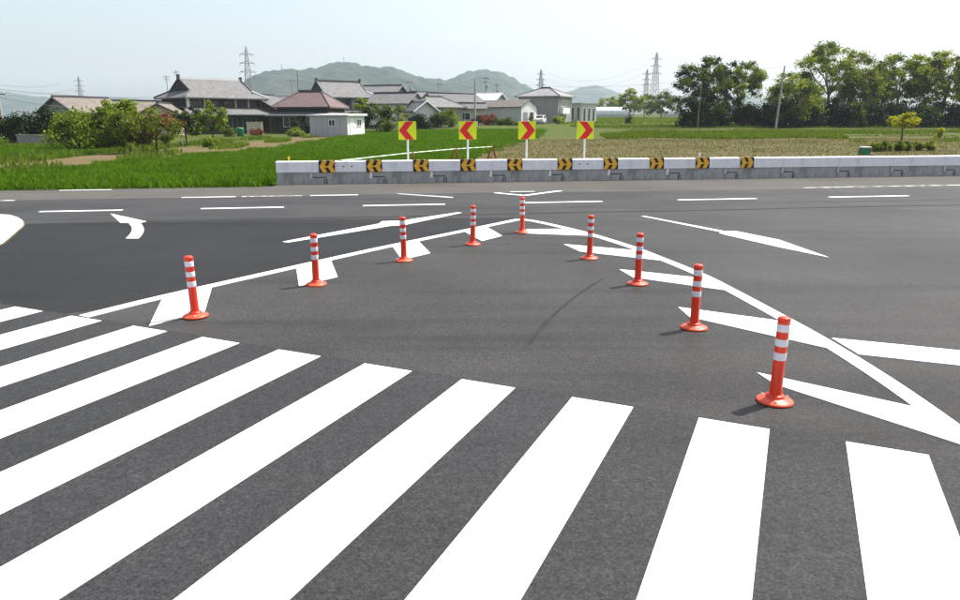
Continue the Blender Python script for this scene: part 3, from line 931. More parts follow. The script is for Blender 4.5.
def tree(name, base, H, Wd, label, cat='tree', group=None, leaf='leaf_mid', seed=0, n=6000, size=.42, trunk_f=.28, bark='bark', nl=7, clumps=34,
         squash=.7, lean=0.0, low=.25, crown_c=None, clump_r=.19, hollow=.35):
    n = int(n * 1.35); size = size * .88
    rg = random.Random(seed)
    r = empty(name, base)
    th = H * trunk_f
    fork = Vector((lean * th, 0, th))
    rad = max(.06, H * .019)
    tb_ = MB(); tb_.tube([(0, 0, -.1), (lean * th * .3, rg.uniform(-.1, .1), th * .5), fork], [rad * 1.35, rad * 1.05, rad * .9], 8)
    cc = Vector((lean * H * .6, 0, H * (low + (1 - low) * .52)))
    rx, rz = Wd / 2, H * (1 - low) * .5
    cents = []; rads = []
    limbs = []
    for k in range(nl):
        a = 2 * math.pi * (k + rg.uniform(-.3, .3)) / nl
        el = rg.uniform(.25, 1.25)
        e = cc + Vector((math.cos(a) * math.cos(el) * rx * .72, math.sin(a) * math.cos(el) * rx * .72, math.sin(el) * rz * .78))
        mid = fork.lerp(e, .5) + Vector((rg.uniform(-1, 1), rg.uniform(-1, 1), rg.uniform(0, 1.2))) * rx * .09
        tb2 = MB(); tb2.tube([fork - Vector((0, 0, rad * .5)), fork.lerp(mid, .5), mid, mid.lerp(e, .55), e], [rad * .6, rad * .5, rad * .38, rad * .24, rad * .1], 6)
        limbs.append((fork, mid, e, tb2))
    tips = max(clumps * 2, 24)
    for k in range(tips):
        # twig tips spread over an uneven ellipsoid, biased to its outer shell
        a = rg.uniform(0, 2 * math.pi); u = rg.uniform(-.85, 1)
        q = rg.uniform(.25, 1.06) ** .45 * (1 + .13 * math.sin(3 * a + seed) + .10 * math.sin(5 * a + 7 * u))
        s_ = math.sqrt(max(0, 1 - u * u))
        c = cc + Vector((math.cos(a) * s_ * rx * q, math.sin(a) * s_ * rx * q, u * rz * min(q, 1.02)))
        cents.append(tuple(c)); rads.append(Wd * clump_r * rg.uniform(.35, .95))
        if k % 2 == 0:
            l = min(limbs, key=lambda L_: (L_[2] - c).length); j = l[1].lerp(l[2], rg.uniform(.0, .8))
            l[3].tube([j, j.lerp(c, .55) + Vector((0, 0, -.02 * H)), c], [rad * .24, rad * .15, rad * .05], 5)
    tb_.build('trunk', M[bark], r)
    for L_ in limbs: L_[3].build('limb', M[bark], r)
    lm = [leaf] if isinstance(leaf, str) else leaf
    for k, l in enumerate(lm):
        sel = [i for i in range(len(cents)) if i % len(lm) == k]
        leaves('crown', [cents[i] for i in sel], [rads[i] for i in sel], n // len(lm), size, M[l], r, squash, seed * 7 + k, hollow)
    return tag(r, label, cat, group)


def shrub(name, base, H, Wd, label, leaf='leaf_mid', seed=0, n=1800, size=.22, group=None, dep=None, cat='bush', clumps=16, clump_r=.24):
    n = int(n * 2.1); size = size * .76
    rg = random.Random(seed)
    r = empty(name, base)
    dep = dep or Wd * .8
    st = MB(); cents = []; rads = []
    for k in range(clumps):
        a = rg.uniform(0, 6.283); q = rg.uniform(0, 1) ** .5
        c = Vector((math.cos(a) * q * Wd * .42, math.sin(a) * q * dep * .42, H * rg.uniform(.18, .86) * (1 - .35 * q * q)))
        cents.append(tuple(c)); rads.append(min(Wd, H * 1.4) * clump_r * rg.uniform(.7, 1.15))
        st.tube([(c.x * .25, c.y * .25, -.05), (c.x * .6, c.y * .6, c.z * .55), c], [.05 * H / 2 + .01, .03 * H / 2 + .008, .006], 5)
    st.build('stem', M['bark'], r)
    lm = [leaf] if isinstance(leaf, str) else leaf
    for k, l in enumerate(lm):
        sel = [i for i in range(len(cents)) if i % len(lm) == k]
        leaves('foliage', [cents[i] for i in sel], [rads[i] for i in sel], n // len(lm), size, M[l], r, .85, seed * 5 + k, .3)
    return tag(r, label, cat, group)


def tree_px(name, px, ytop, Y, wpx, label, **kw):
    g = onground(px, Y); H = at(px, ytop, Y).z - g.z
    return tree(name, g, H, wpx * Y / F, label, **kw)


def shrub_px(name, px, ytop, Y, wpx, label, **kw):
    g = onground(px, Y); H = at(px, ytop, Y).z - g.z
    return shrub(name, g, H, wpx * Y / F, label, **kw)


# ------------------------------------------------------------------ house builders (local x along the ridge, -y is the front)
def gable_roof(b, L, D, z0, rise, oe=.45, og=.4, th=.16, drop=None):
    s = rise / (D / 2)
    ze = z0 - s * oe
    yo = D / 2 + oe
    poly = [(-yo, ze), (0, z0 + rise), (yo, ze), (yo, ze + th), (0, z0 + rise + th * 1.15), (-yo, ze + th)]
    b.extrude(poly[::-1], 'x', -L / 2 - og, L / 2 + og)


def hip_roof(b, L, D, z0, rise, oh=.5, ridge=None, th=.18, top=None):
    s = rise / (D / 2 + oh)
    x, y = L / 2 + oh, D / 2 + oh
    rl_ = (ridge if ridge is not None else L - D) / 2
    zt = z0 + rise
    V = [(-x, -y, z0), (x, -y, z0), (x, y, z0), (-x, y, z0), (-x, -y, z0 + th), (x, -y, z0 + th), (x, y, z0 + th), (-x, y, z0 + th), (-rl_, 0, zt), (rl_, 0, zt)]
    b.add(V, [(0, 3, 2, 1), (0, 1, 5, 4), (1, 2, 6, 5), (2, 3, 7, 6), (3, 0, 4, 7), (4, 5, 9, 8), (6, 7, 8, 9), (5, 6, 9), (7, 4, 8)])


def skirt_roof(b, L, D, z0, z1, oh, inset, th=.14):
    """frustum roof from eaves (overhanging oh) up to a rectangle inset from the walls"""
    x, y = L / 2 + oh, D / 2 + oh; xi, yi = L / 2 - inset, D / 2 - inset
    V = [(-x, -y, z0), (x, -y, z0), (x, y, z0), (-x, y, z0), (-x, -y, z0 + th), (x, -y, z0 + th), (x, y, z0 + th), (-x, y, z0 + th),
         (-xi, -yi, z1), (xi, -yi, z1), (xi, yi, z1), (-xi, yi, z1)]
    b.add(V, [(0, 3, 2, 1), (0, 1, 5, 4), (1, 2, 6, 5), (2, 3, 7, 6), (3, 0, 4, 7), (4, 5, 9, 8), (5, 6, 10, 9), (6, 7, 11, 10), (7, 4, 8, 11), (8, 9, 10, 11)])


def gable_wall(b, L, D, h, rise, inset=0.0):
    """box with gable ends"""
    poly = [(-D / 2, 0), (D / 2, 0), (D / 2, h), (0, h + rise), (-D / 2, h)]
    b.extrude(poly, 'x', -L / 2 + inset, L / 2 - inset)


def window(r, c, w, h, side='front', D=0, L=0, frame='white_metal', pane='glass', mull=1):
    """window centred at c along the wall, height centre z"""
    x, z = c
    def put(b, x0, x1, z0, z1, d0, d1):
        if side == 'front': b.box((x0, -D / 2 - d1, z0), (x1, -D / 2 - d0, z1))
        elif side == 'left': b.box((-L / 2 - d1, -x1, z0), (-L / 2 - d0, -x0, z1))
        else: b.box((L / 2 + d0, x0, z0), (L / 2 + d1, x1, z1))
    b = MB(); put(b, x - w / 2, x + w / 2, z - h / 2, z + h / 2, -.05, .02)
    p = b.build('window', M[pane], r)
    f = MB(); t = .07
    put(f, x - w / 2 - t, x + w / 2 + t, z + h / 2, z + h / 2 + t, -.02, .06)
    put(f, x - w / 2 - t, x + w / 2 + t, z - h / 2 - t, z - h / 2, -.02, .06)
    put(f, x - w / 2 - t, x - w / 2, z - h / 2, z + h / 2, -.02, .055)
    put(f, x + w / 2, x + w / 2 + t, z - h / 2, z + h / 2, -.02, .055)
    for k in range(mull):
        xm = x - w / 2 + w * (k + 1) / (mull + 1)
        put(f, xm - .03, xm + .03, z - h / 2, z + h / 2, -.02, .05)
    f.build('frame', M[frame], p)
    return p


def ridge_cap(b, x0, x1, z, w=.34, h=.28, y=0):
    b.box((x0, y - w / 2, z - .06), (x1, y + w / 2, z + h))


def house_at(name, px, Y, rel, label, cat='house', group=None):
    """Empty at ground; rel = how far (deg) the ridge turns away from the picture plane at that bearing; >0 shows the left end"""
    g = onground(px, Y)
    beta = math.atan2(g.x, g.y)
    r = empty(name, (g.x, g.y, g.z - .05), -beta + math.radians(rel))
    return tag(r, label, cat, group)


G_V = 'houses of the village'

# --- big farmhouse with hip-and-gable roof
def irimoya(r, L, D, z0, rise, oh, inset, roof_m, ridge_m, gable_m, th=.16):
    """hip-and-gable roof: long planes unbroken from eaves to ridge, small gables set above side skirts"""
    X, Y = L / 2 + oh, D / 2 + oh
    xr = L / 2 - inset + .35
    k = rise / Y
    yg = Y - (X - xr) * 1.0
    zg = z0 + th + k * (Y - yg)
    zt = z0 + th + rise
    b = MB()
    V = [(-X, -Y, z0), (X, -Y, z0), (X, Y, z0), (-X, Y, z0), (-X, -Y, z0 + th), (X, -Y, z0 + th), (X, Y, z0 + th), (-X, Y, z0 + th),
         (-xr, -yg, zg), (xr, -yg, zg), (xr, yg, zg), (-xr, yg, zg), (-xr, 0, zt), (xr, 0, zt)]
    b.add(V, [(0, 3, 2, 1), (0, 1, 5, 4), (1, 2, 6, 5), (2, 3, 7, 6), (3, 0, 4, 7),
              (4, 5, 9, 13, 12, 8), (6, 7, 11, 12, 13, 10), (5, 6, 10, 9), (7, 4, 8, 11), (9, 10, 13), (11, 8, 12)])
    roof = b.build('roof', M[roof_m], r)
    for s_ in (-1, 1):
        g = MB(); g.extrude([(-yg + .25, zg + .05), (yg - .25, zg + .05), (0, zt - .16)], 'x', s_ * (xr + .005), s_ * (xr + .05)); g.build('gable', M[gable_m], roof)
        bb = MB()
        for e in (-1, 1): bb.tube([(s_ * (xr + .06), e * (yg + .1), zg - .02), (s_ * (xr + .06), 0, zt + .06)], .12, 6)
        bb.build('bargeboard', M['ridge_dark'] if ridge_m == 'ridge_white' else M[ridge_m], roof)
        MB().cbox((s_ * (xr + .05), 0, zt + .22), (.22, .5, .6)).build('ridge_end', M['ridge_dark'], roof)
        for e in (-1, 1):
            MB().tube([(s_ * xr, e * yg, zg + .06), (s_ * (X - .02), e * (Y - .02), z0 + th + .06)], .12, 6).build('hip_ridge', M['ridge_white'] if s_ > 0 else M['ridge_dark'], roof)
    rc = MB(); ridge_cap(rc, -xr, xr, zt, .34, .24); rc.build('ridge', M[ridge_m], roof)
    return roof


def farmhouse():
    r = house_at('farmhouse', 214, 100, 27, 'large dark timber farmhouse with long silver-grey tiled roof and lower eaves', group=G_V)
    L, D = 10.6, 7.6
    MB().box((-L / 2, -D / 2, 0), (L / 2, D / 2, 4.9)).build('wall', M['wood_dark'], r)
    roof = irimoya(r, L, D, 4.55, 2.45, .75, 1.25, 'roof_grey', 'ridge_white', 'wood_dark')
    # upper storey openings: lattice windows between pale posts
    for x in (-4.2, -1.9, .4, 2.3, 4.2):
        window(r, (x, 3.95), 1.4, .7, D=D, frame='wood_brown', mull=3)
    for x in (-3.05, 1.35, 3.25, 5.15):
        MB().box((x - .1, -D / 2 - .07, 3.3), (x + .1, -D / 2, 4.6)).build('post', M['plaster_cream'], r)
    # lower lean-to eaves round the front, running on past the right end
    lo = MB(); lo.add([(-L / 2 - .9, -D / 2 - 2.3, 2.45), (L / 2 + 4.4, -D / 2 - 2.3, 2.45), (L / 2 + 4.4, -D / 2 + .05, 3.35), (-L / 2 - .9, -D / 2 + .05, 3.35),
                       (-L / 2 - .9, -D / 2 - 2.3, 2.6), (L / 2 + 4.4, -D / 2 - 2.3, 2.6), (L / 2 + 4.4, -D / 2 + .05, 3.5), (-L / 2 - .9, -D / 2 + .05, 3.5)],
                      [(0, 3, 2, 1), (4, 5, 6, 7), (0, 1, 5, 4), (1, 2, 6, 5), (2, 3, 7, 6), (3, 0, 4, 7)])
    lr = lo.build('lower_roof', M['roof_grey'], r)
    MB().tube([(L / 2 + 4.3, -D / 2 - 2.35, 2.62), (L / 2 + 4.3, -D / 2 + .1, 3.55)], .14, 6).build('verge_tiles', M['ridge_white'], lr)
    MB().box((-L / 2, -D / 2 - 1.4, 0), (L / 2 - 1.0, -D / 2 - .003, 2.55)).build('front_wall', M['wood_dark'], r)
    MB().box((L / 2 + .4, -D / 2 - 1.2, 0), (L / 2 + 1.6, -D / 2 - .9, 2.5)).build('door_panel', M['plaster_grey'], r)
    MB().box((L / 2 + 1.9, -D / 2 - 1.0, 0), (L / 2 + 4.0, -D / 2 + 3.0, 2.6)).build('side_wall', M['wood_brown'], r)
    for x in (-3.2, -.4, 2.4):
        window(r, (x, 1.4), 1.9, 1.3, D=D + 2.8, frame='plaster_grey', mull=2)
    for x, h in ((-L / 2 - .2, 7.6), (-L / 2 + 1.2, 8.3)):
        an = MB(); an.tube([(x, 1.2, 5.2), (x, 1.2, h)], .035, 5)
        for q in range(4): an.tube([(x - .5 + .07 * q, 1.2, h - .15 - .18 * q), (x + .5 - .07 * q, 1.2, h - .15 - .18 * q)], .02, 4)
        an.build('antenna', M['dark_steel'], r)
    MB().box((-L / 2 - .12, -D / 2 - .12, 2.9), (-L / 2 + .2, -D / 2 + .2, 5.2)).build('white_corner', M['plaster_white'], r)


farmhouse()


def gable_house(name, px, Y, rel, L, D, h, rise, label, wall, roof, ridge='ridge_dark', wins=(), lwins=(), rwins=(), oe=.5, og=.45, cat='house', group=G_V, barge=None, storey2=None):
    r = house_at(name, px, Y, rel, label, cat, group)
    w = MB(); gable_wall(w, L, D, h, rise - .06); w.build('wall', M[wall], r)
    b = MB(); gable_roof(b, L, D, h, rise, oe, og); rf = b.build('roof', M[roof], r)
    if ridge:
        c = MB(); ridge_cap(c, -L / 2 - og - .02, L / 2 + og + .02, h + rise + .13, .3, .22); c.build('ridge', M[ridge], rf)
    if barge:
        s = rise / (D / 2)
        for q in (-1, 1):
            bb = MB()
            for e in (-1, 1):
                bb.tube([(q * (L / 2 + og + .03), e * (D / 2 + oe), h - s * oe + .02), (q * (L / 2 + og + .03), 0, h + rise + .05)], .12, 5)
            bb.build('bargeboard', M[barge], rf)
    for (x, z, ww, hh) in wins: window(r, (x, z), ww, hh, 'front', D, L)
    for (x, z, ww, hh) in lwins: window(r, (x, z), ww, hh, 'left', D, L)
    for (x, z, ww, hh) in rwins: window(r, (x, z), ww, hh, 'right', D, L)
    return r, rf


def hip_house(name, px, Y, rel, L, D, h, rise, label, wall, roof, ridge_len=None, ridge='ridge_dark', wins=(), lwins=(), rwins=(), oh=.6, cat='house', group=G_V, skirt=None, skirt_mat='roof_grey'):
    r = house_at(name, px, Y, rel, label, cat, group)
    MB().box((-L / 2, -D / 2, 0), (L / 2, D / 2, h + .1)).build('wall', M[wall], r)
    b = MB(); hip_roof(b, L, D, h, rise, oh, ridge_len); rf = b.build('roof', M[roof], r)
    rl_ = (ridge_len if ridge_len is not None else L - D) / 2
    c = MB(); ridge_cap(c, -rl_ - .2, rl_ + .2, h + rise, .3, .2); c.build('ridge', M[ridge], rf)
    for sx in (-1, 1):
        for sy in (-1, 1):
            MB().tube([(sx * rl_, 0, h + rise + .05), (sx * (L / 2 + oh - .03), sy * (D / 2 + oh - .03), h + .2)], .1, 5).build('hip_ridge', M[ridge], rf)
    if skirt:
        z0, z1, o2 = skirt
        k = MB(); skirt_roof(k, L, D, z0, z1, o2, -.02); k.build('lower_roof', M[skirt_mat], r)
    for (x, z, ww, hh) in wins: window(r, (x, z), ww, hh, 'front', D, L)
    for (x, z, ww, hh) in lwins: window(r, (x, z), ww, hh, 'left', D, L)
    for (x, z, ww, hh) in rwins: window(r, (x, z), ww, hh, 'right', D, L)
    return r, rf


# tan-roofed house at the left, gable end turned to the left
gable_house('bungalow', 84, 88, 38, 6.6, 5.4, 2.9, 1.45, 'single-storey house with tan tiled roof and plaster gable at far left behind bushes', 'plaster_grey', 'roof_tan', 'ridge_dark',
            wins=((-1.6, 1.6, 1.4, 1.1), (1.4, 1.6, 1.4, 1.1)), lwins=((0, 1.7, 1.2, 1.0),), barge='ridge_dark')
gable_house('bungalow', 136, 106, 8, 8, 6.0, 2.9, 1.45, 'low house with wide tan roof and dark ridge between bungalow and farmhouse', 'plaster_cream', 'roof_tan', 'ridge_dark', wins=((-2, 1.7, 1.6, 1.2), (2, 1.7, 1.6, 1.2)))
gable_house('outbuilding', 166, 91, 74, 5.0, 4.2, 2.7, 1.0, 'small cream gabled outbuilding in front of the dark farmhouse', 'plaster_cream', 'roof_tan', 'ridge_dark', barge='ridge_dark', lwins=((0, 1.7, 1.0, .9),))
# red-brown gable right of the farmhouse
gable_house('annex', 265, 104, 62, 5.5, 6.2, 3.4, 1.7, 'brown gabled annex tucked against the right end of the farmhouse', 'wood_brown', 'roof_dark', 'ridge_dark', barge='ridge_dark')
gable_house('outbuilding', 283, 122, -20, 5.5, 5, 4.0, 1.5, 'small grey-roofed outbuilding peeping out above the annex', 'plaster_grey', 'roof_grey', 'ridge_white')
# red-brown hipped house
hip_house('hipped_house', 312, 98, -22, 7.0, 6.6, 3.2, 2.2, 'house with red-brown hipped sheet roof over grey lower eaves', 'wood_dark', 'roof_brown', 3.0, 'ridge_dark', wins=((-1.8, 1.5, 1.6, 1.3), (1.4, 1.5, 1.6, 1.3)), oh=.55, skirt=(2.15, 2.75, 1.2))
# prefabricated shed
def prefab_shed():
    r = house_at('prefab_shed', 337, 78, -32, 'white prefabricated storage shed with flat roof at the field edge', 'shed')
    L, D, h = 4.6, 3.6, 2.15
    # sheets with ribs: body and each wall panel
    MB().box((-L / 2, -D / 2, 0), (L / 2, D / 2, h)).build('body', M['sheet_blue'], r)
    MB().box((L / 2 + .002, -D / 2 + .03, .02), (L / 2 + .03, D / 2 - .03, h - .02)).build('end_wall', M['plaster_white'], r)
    for k in range(6):
        x = -L / 2 + .1 + k * (L - .2) / 6
        MB().box((x + .02, -D / 2 - .03, .05), (x + (L - .2) / 6 - .02, -D / 2 - .002, h - .05)).build('wall_panel', M['sheet_blue'], r)
    MB().add([(-L / 2 - .2, -D / 2 - .25, h), (L / 2 + .35, -D / 2 - .25, h), (L / 2 + .35, D / 2 + .2, h + .02), (-L / 2 - .2, D / 2 + .2, h + .02),
              (-L / 2 - .2, -D / 2 - .25, h + .14), (L / 2 + .35, -D / 2 - .25, h + .14), (L / 2 + .35, D / 2 + .2, h + .26), (-L / 2 - .2, D / 2 + .2, h + .26)],
             [(0, 3, 2, 1), (4, 5, 6, 7), (0, 1, 5, 4), (1, 2, 6, 5), (2, 3, 7, 6), (3, 0, 4, 7)]).build('roof', M['roof_white'], r)
    window(r, (.5, 1.45), .65, .55, 'front', D + .06, L, mull=1)
    window(r, (.6, 1.45), .8, .6, 'right', D, L + .06, mull=1)
    d = MB().box((L / 2 + .03, -1.3, .03), (L / 2 + .07, -.45, 1.9)).build('door', M['white_metal'], r)
    MB().box((L / 2 + .07, -.6, .9), (L / 2 + .11, -.54, 1.0)).build('handle', M['dark_steel'], d)


prefab_shed()
# big grey house behind the shed
def grey_house():
    r = house_at('two_storey_house', 340, 118, 22, 'two-storey house with weathered grey hip-and-gable roof behind the red-brown one', group=G_V)
    L, D = 9.0, 7.0
    MB().box((-L / 2, -D / 2, 0), (L / 2, D / 2, 5.0)).build('wall', M['wood_dark'], r)
    roof = irimoya(r, L, D, 4.75, 2.5, .7, 1.2, 'roof_grey', 'roof_grey', 'wood_dark')
    for x in (-.6, 2.3): window(r, (x, 3.9), 1.7, 1.5, D=D, frame='plaster_grey')
    MB().box((.6, -D / 2 - .06, 3.1), (1.3, -D / 2 - .003, 4.8)).build('shutter', M['plaster_grey'], r)
    k = MB(); skirt_roof(k, L, D, 2.5, 3.1, 1.1, -.02); k.build('lower_roof', M['roof_grey'], r)
    an = MB(); an.tube([(-L / 2 - 2.2, 0, 0), (-L / 2 - 2.2, 0, 9.0)], .05, 5); an.build('antenna', M['dark_steel'], r)


grey_house()
gable_house('two_storey_house', 379, 132, -24, 8.5, 6.6, 5.4, 1.5, 'house with pale grey gable roof and dark ridge in the middle of the village', 'plaster_grey', 'roof_grey', 'ridge_dark', wins=((0, 3.9, 1.8, 1.2),), rwins=((0, 3.9, 1.2, 1.0),), barge='ridge_dark')
gable_house('bungalow', 396, 112, -30, 6.6, 5.2, 3.7, 1.35, 'bungalow with white gable and grey roof above the leftmost chevron sign', 'plaster_white', 'roof_grey', 'ridge_dark', wins=((0, 1.9, 1.6, 1.1),), rwins=((0, 2.6, 1.0, .9),), barge='ridge_dark')
gable_house('porch_building', 419, 108, -62, 4.2, 3.4, 2.6, 1.15, 'small white gabled porch building in front of the pale-roofed house', 'plaster_white', 'roof_dark', 'ridge_white', barge='ridge_white', cat='outbuilding')
hip_house('hipped_house', 434, 124, 32, 7.6, 6.4, 2.8, 1.9, 'single-storey house with broad sunlit pale grey roof between two chevron signs', 'plaster_grey', 'roof_grey', 3.0, 'roof_grey', wins=((0, 1.7, 1.6, 1.2),))
gable_house('two_storey_house', 425, 140, 50, 6, 5.4, 4.5, 1.2, 'grey-gabled house whose dark peak rises behind the pale-roofed house', 'plaster_grey', 'roof_dark', 'ridge_dark', barge='ridge_dark', lwins=((0, 3.8, 1.2, .9),))
gable_house('two_storey_house', 452, 136, 33, 10.0, 6.4, 3.9, 1.35, 'long two-storey house with dark grey roof and row of upper windows', 'plaster_grey', 'roof_dark', 'ridge_dark',
            wins=((-2.6, 2.9, 1.7, 1.2), (.2, 2.9, 1.7, 1.2), (3.0, 2.9, 1.7, 1.2)), lwins=((0, 3.2, 1.2, .8),), barge='ridge_dark')
gable_house('lean_to', 463, 126, 10, 7.0, 3.6, 2.7, .7, 'low lean-to with dark tiled eaves below the long two-storey house', 'plaster_cream', 'roof_dark', 'ridge_dark', wins=((0, 1.4, 1.8, 1.1),), cat='outbuilding')
gable_house('barn', 482, 150, -20, 8.0, 7, 4.3, 1.3, 'barn with bright white metal roof standing beside the utility poles', 'plaster_grey', 'roof_white', 'ridge_white', wins=((0, 3.3, 1.2, .8),), cat='barn')
# long garage with white gable
r_g, _ = gable_house('long_garage', 501, 134, -38, 12.6, 4.6, 2.95, 1.1, 'long grey garage with taupe roof and bright white gable end', 'sheet_blue', 'roof_taupe', None, cat='garage', oe=.35, og=.25)
MB().extrude([(-2.32, 0), (2.32, 0), (2.32, 2.92), (0, 4.0), (-2.32, 2.92)], 'x', 6.31, 6.38).build('white_gable', M['plaster_white'], r_g)
MB().box((6.385, -1.6, 0), (6.45, -.5, 2.0)).build('door', M['plaster_grey'], r_g)
MB().box((6.385, .3, .9), (6.45, 1.3, 2.0)).build('window', M['glass'], r_g)
MB().box((-6.0, -2.42, .2), (-2.2, -2.31, 2.4)).build('open_bay_shade', M['wood_dark'], r_g)  # closed dark slab painted as the shaded inside of the bay
# two-storey house right of the garage
r_h, _ = hip_house('two_storey_house', 545, 140, -24, 8.2, 6.8, 4.75, 1.75, 'tall two-storey house with silver tiled pyramid roof at the right of the village', 'plaster_grey', 'roof_silver', 1.6, 'ridge_dark',
                   rwins=((-.8, 3.6, 1.2, 1.0), (1.6, 3.6, 1.0, 1.0), (0, 1.3, 1.4, 1.2)), wins=((-2.4, 1.3, 1.4, 1.0),))
MB().box((4.11, -2.6, 1.7), (4.8, .8, 2.8)).build('balcony', M['plaster_white'], r_h)
MB().tube([(-.6, 0, 6.4), (-.6, 0, 8.2)], .04, 5).build('antenna', M['dark_steel'], r_h)
# flat-roofed grey building
def flat_building():
    r = house_at('flat_roofed_building', 578, 146, -38, 'grey flat-roofed building with tall narrow windows beside the village houses', 'building', G_V)
    L, D, h = 5.4, 5.0, 3.5
    MB().box((-L / 2, -D / 2, 0), (L / 2, D / 2, h)).build('wall', M['sheet_blue'], r)
    MB().box((-L / 2 - .15, -D / 2 - .15, h), (L / 2 + .15, D / 2 + .15, h + .22)).build('roof', M['plaster_grey'], r)
    for y in (-1.5, 0, 1.5): window(r, (y, 1.5), .75, 2.4, 'right', D, L, mull=0)
    for x in (.6, 2.0): window(r, (x, 1.7), .6, 2.4, 'front', D, L, mull=0)


flat_building()


# greenhouses
def greenhouse(px, Y, L, W_, H, rel, label):
    r = house_at('greenhouse', px, Y, rel, label, 'greenhouse', 'plastic greenhouses beyond the fields')
    nb = max(3, int(L / 3.2))
    for k in range(nb):
        x0 = -L / 2 + k * L / nb
        arc = [(-W_ / 2, 0), (-W_ / 2, H * .45)] + [(-W_ / 2 * math.cos(t), H * .45 + H * .55 * math.sin(t)) for t in [math.pi * q / 10 for q in range(1, 10)]] + [(W_ / 2, H * .45), (W_ / 2, 0)]
        MB().extrude(arc, 'x', x0 + .03, x0 + L / nb - .03).build('film_panel', M['film'], r)
        hoop = MB(); hoop.tube([(x0, y * 1.01, z * 1.01) for y, z in arc], .04, 5, cap=False); hoop.build('hoop', M['steel'], r)
    MB().box((-L / 2, -W_ / 2 - .06, 0), (L / 2, -W_ / 2 - .02, .8)).build('skirt', M['sheet_blue'], r)


greenhouse(606, 250, 19, 6, 3.3, 0, 'pale plastic greenhouse far off right of the village')
greenhouse(805, 260, 14, 6, 3.0, 0, 'pale plastic greenhouse glimpsed through the grove') if False else None
greenhouse(676, 262, 10, 6, 3.0, 0, 'short plastic greenhouse beside the left edge of the grove')

# ------------------------------------------------------------------ poles, pylons, wires
def utility_pole(px, ytop, Y, label, arms=2, lean=0.0, r0=.16, box=True, m='pole'):
    g = onground(px, Y); H = at(px, ytop, Y).z - g.z
    r = empty('utility_pole', g, RNG.uniform(-.3, .3))
    MB().tube([(0, 0, -.3), (lean * H, 0, H)], [r0, r0 * .62], 10).build('pole', M[m], r)
    for k in range(arms):
        z = H - .5 - .75 * k
        MB().cbox((lean * z, -.1, z), (1.7 - .3 * k, .1, .1)).build('crossarm', M['dark_steel'], r)
        for s in (-.7, 0, .7):
            MB().tube([(lean * z + s * (1 - .15 * k), -.1, z + .05), (lean * z + s * (1 - .15 * k), -.1, z + .24)], .045, 6).build('insulator', M['white_metal'], r)
    if box:
        MB().lathe([(0.0, 0), (.24, 0), (.25, .04), (.25, .72), (.2, .78), (0, .8)], 12).build('transformer', M['pole'], r, (lean * H * .75 + .36, 0, H * .72))
    tag(r, label, 'pole', 'utility poles')
    return Vector((g.x + lean * H, Y, g.z + H))


up = {}
up['grove'] = utility_pole(776.5, 66, 97, 'slightly leaning grey utility pole standing before the grove', 0, .045, .15, False)
up['tree'] = utility_pole(698, 83, 99, 'utility pole half hidden against the dark left tree of the grove', 0, .01, .10, False, 'pale_bark')
up['v1'] = utility_pole(475, 79, 120, 'tall pale utility pole rising above the second chevron sign', 0, 0, .19, False)
up['v2'] = utility_pole(485.5, 76, 165, 'dark utility pole with crossarms just right of the tall pale one')
up['v3'] = utility_pole(496.5, 83, 170, 'utility pole with crossarms above the long garage', 1)
up['v4'] = utility_pole(410.5, 80, 160, 'utility pole rising behind the bungalow with white gable', 1)
up['v5'] = utility_pole(439, 82, 175, 'thin utility pole before the hill dip between the two peaks', 1, 0, .14, False)
up['v6'] = utility_pole(294, 78, 140, 'thin utility pole left of the red-brown hipped roof', 1, 0, .14, False)
up['l1'] = utility_pole(2.5, 89, 75, 'utility pole cut by the left edge of the picture', 1, -.02, .16, False)
up['off'] = Vector((-95, 120, 12))


def wire(a, b, sag, label, n=14, rr=.022):
    a, b = Vector(a), Vector(b)
    pts = []
    for k in range(n + 1):
        t = k / n
        p = a.lerp(b, t); p.z -= sag * 4 * t * (1 - t)
        pts.append(p - a)
    o = MB().tube(pts, rr, 4, cap=False).build('power_line', M['wire'], None, a)
    tag(o, label, 'cable', 'overhead cables')


wire(up['l1'], up['v6'], 2.0, 'overhead cable from the left-edge pole towards the village')
wire(up['l1'] + Vector((0, 0, -.8)), at(178, 100, 104), 1.2, 'overhead cable from the left-edge pole to the farmhouse')
wire(up['v2'], up['v4'] + Vector((0, 0, -.3)), 1.2, 'overhead cable between the dark pole and the pole behind the bungalow')
wire(up['v4'] + Vector((0, 0, -.3)), up['v6'], 1.4, 'overhead cable over the roofs from bungalow to red-brown house')
wire(up['v2'], up['v3'], .8, 'short overhead cable between the two poles above the long garage')
wire(up['v3'], up['tree'], 2.0, 'long overhead cable from the garage pole to the grove', rr=.012)
wire(up['v2'] + Vector((0, 0, -.6)), up['grove'], 2.2, 'long overhead cable crossing the white sky towards the leaning pole', rr=.012)
wire(at(-60, 70, 240), at(60, 84, 330), 3, 'faint high cable in the sky at upper far left', rr=.05)
wire(at(-60, 82, 240), at(86, 84, 700), 6, 'faint lower cable running to the far-left pylon', rr=.07)


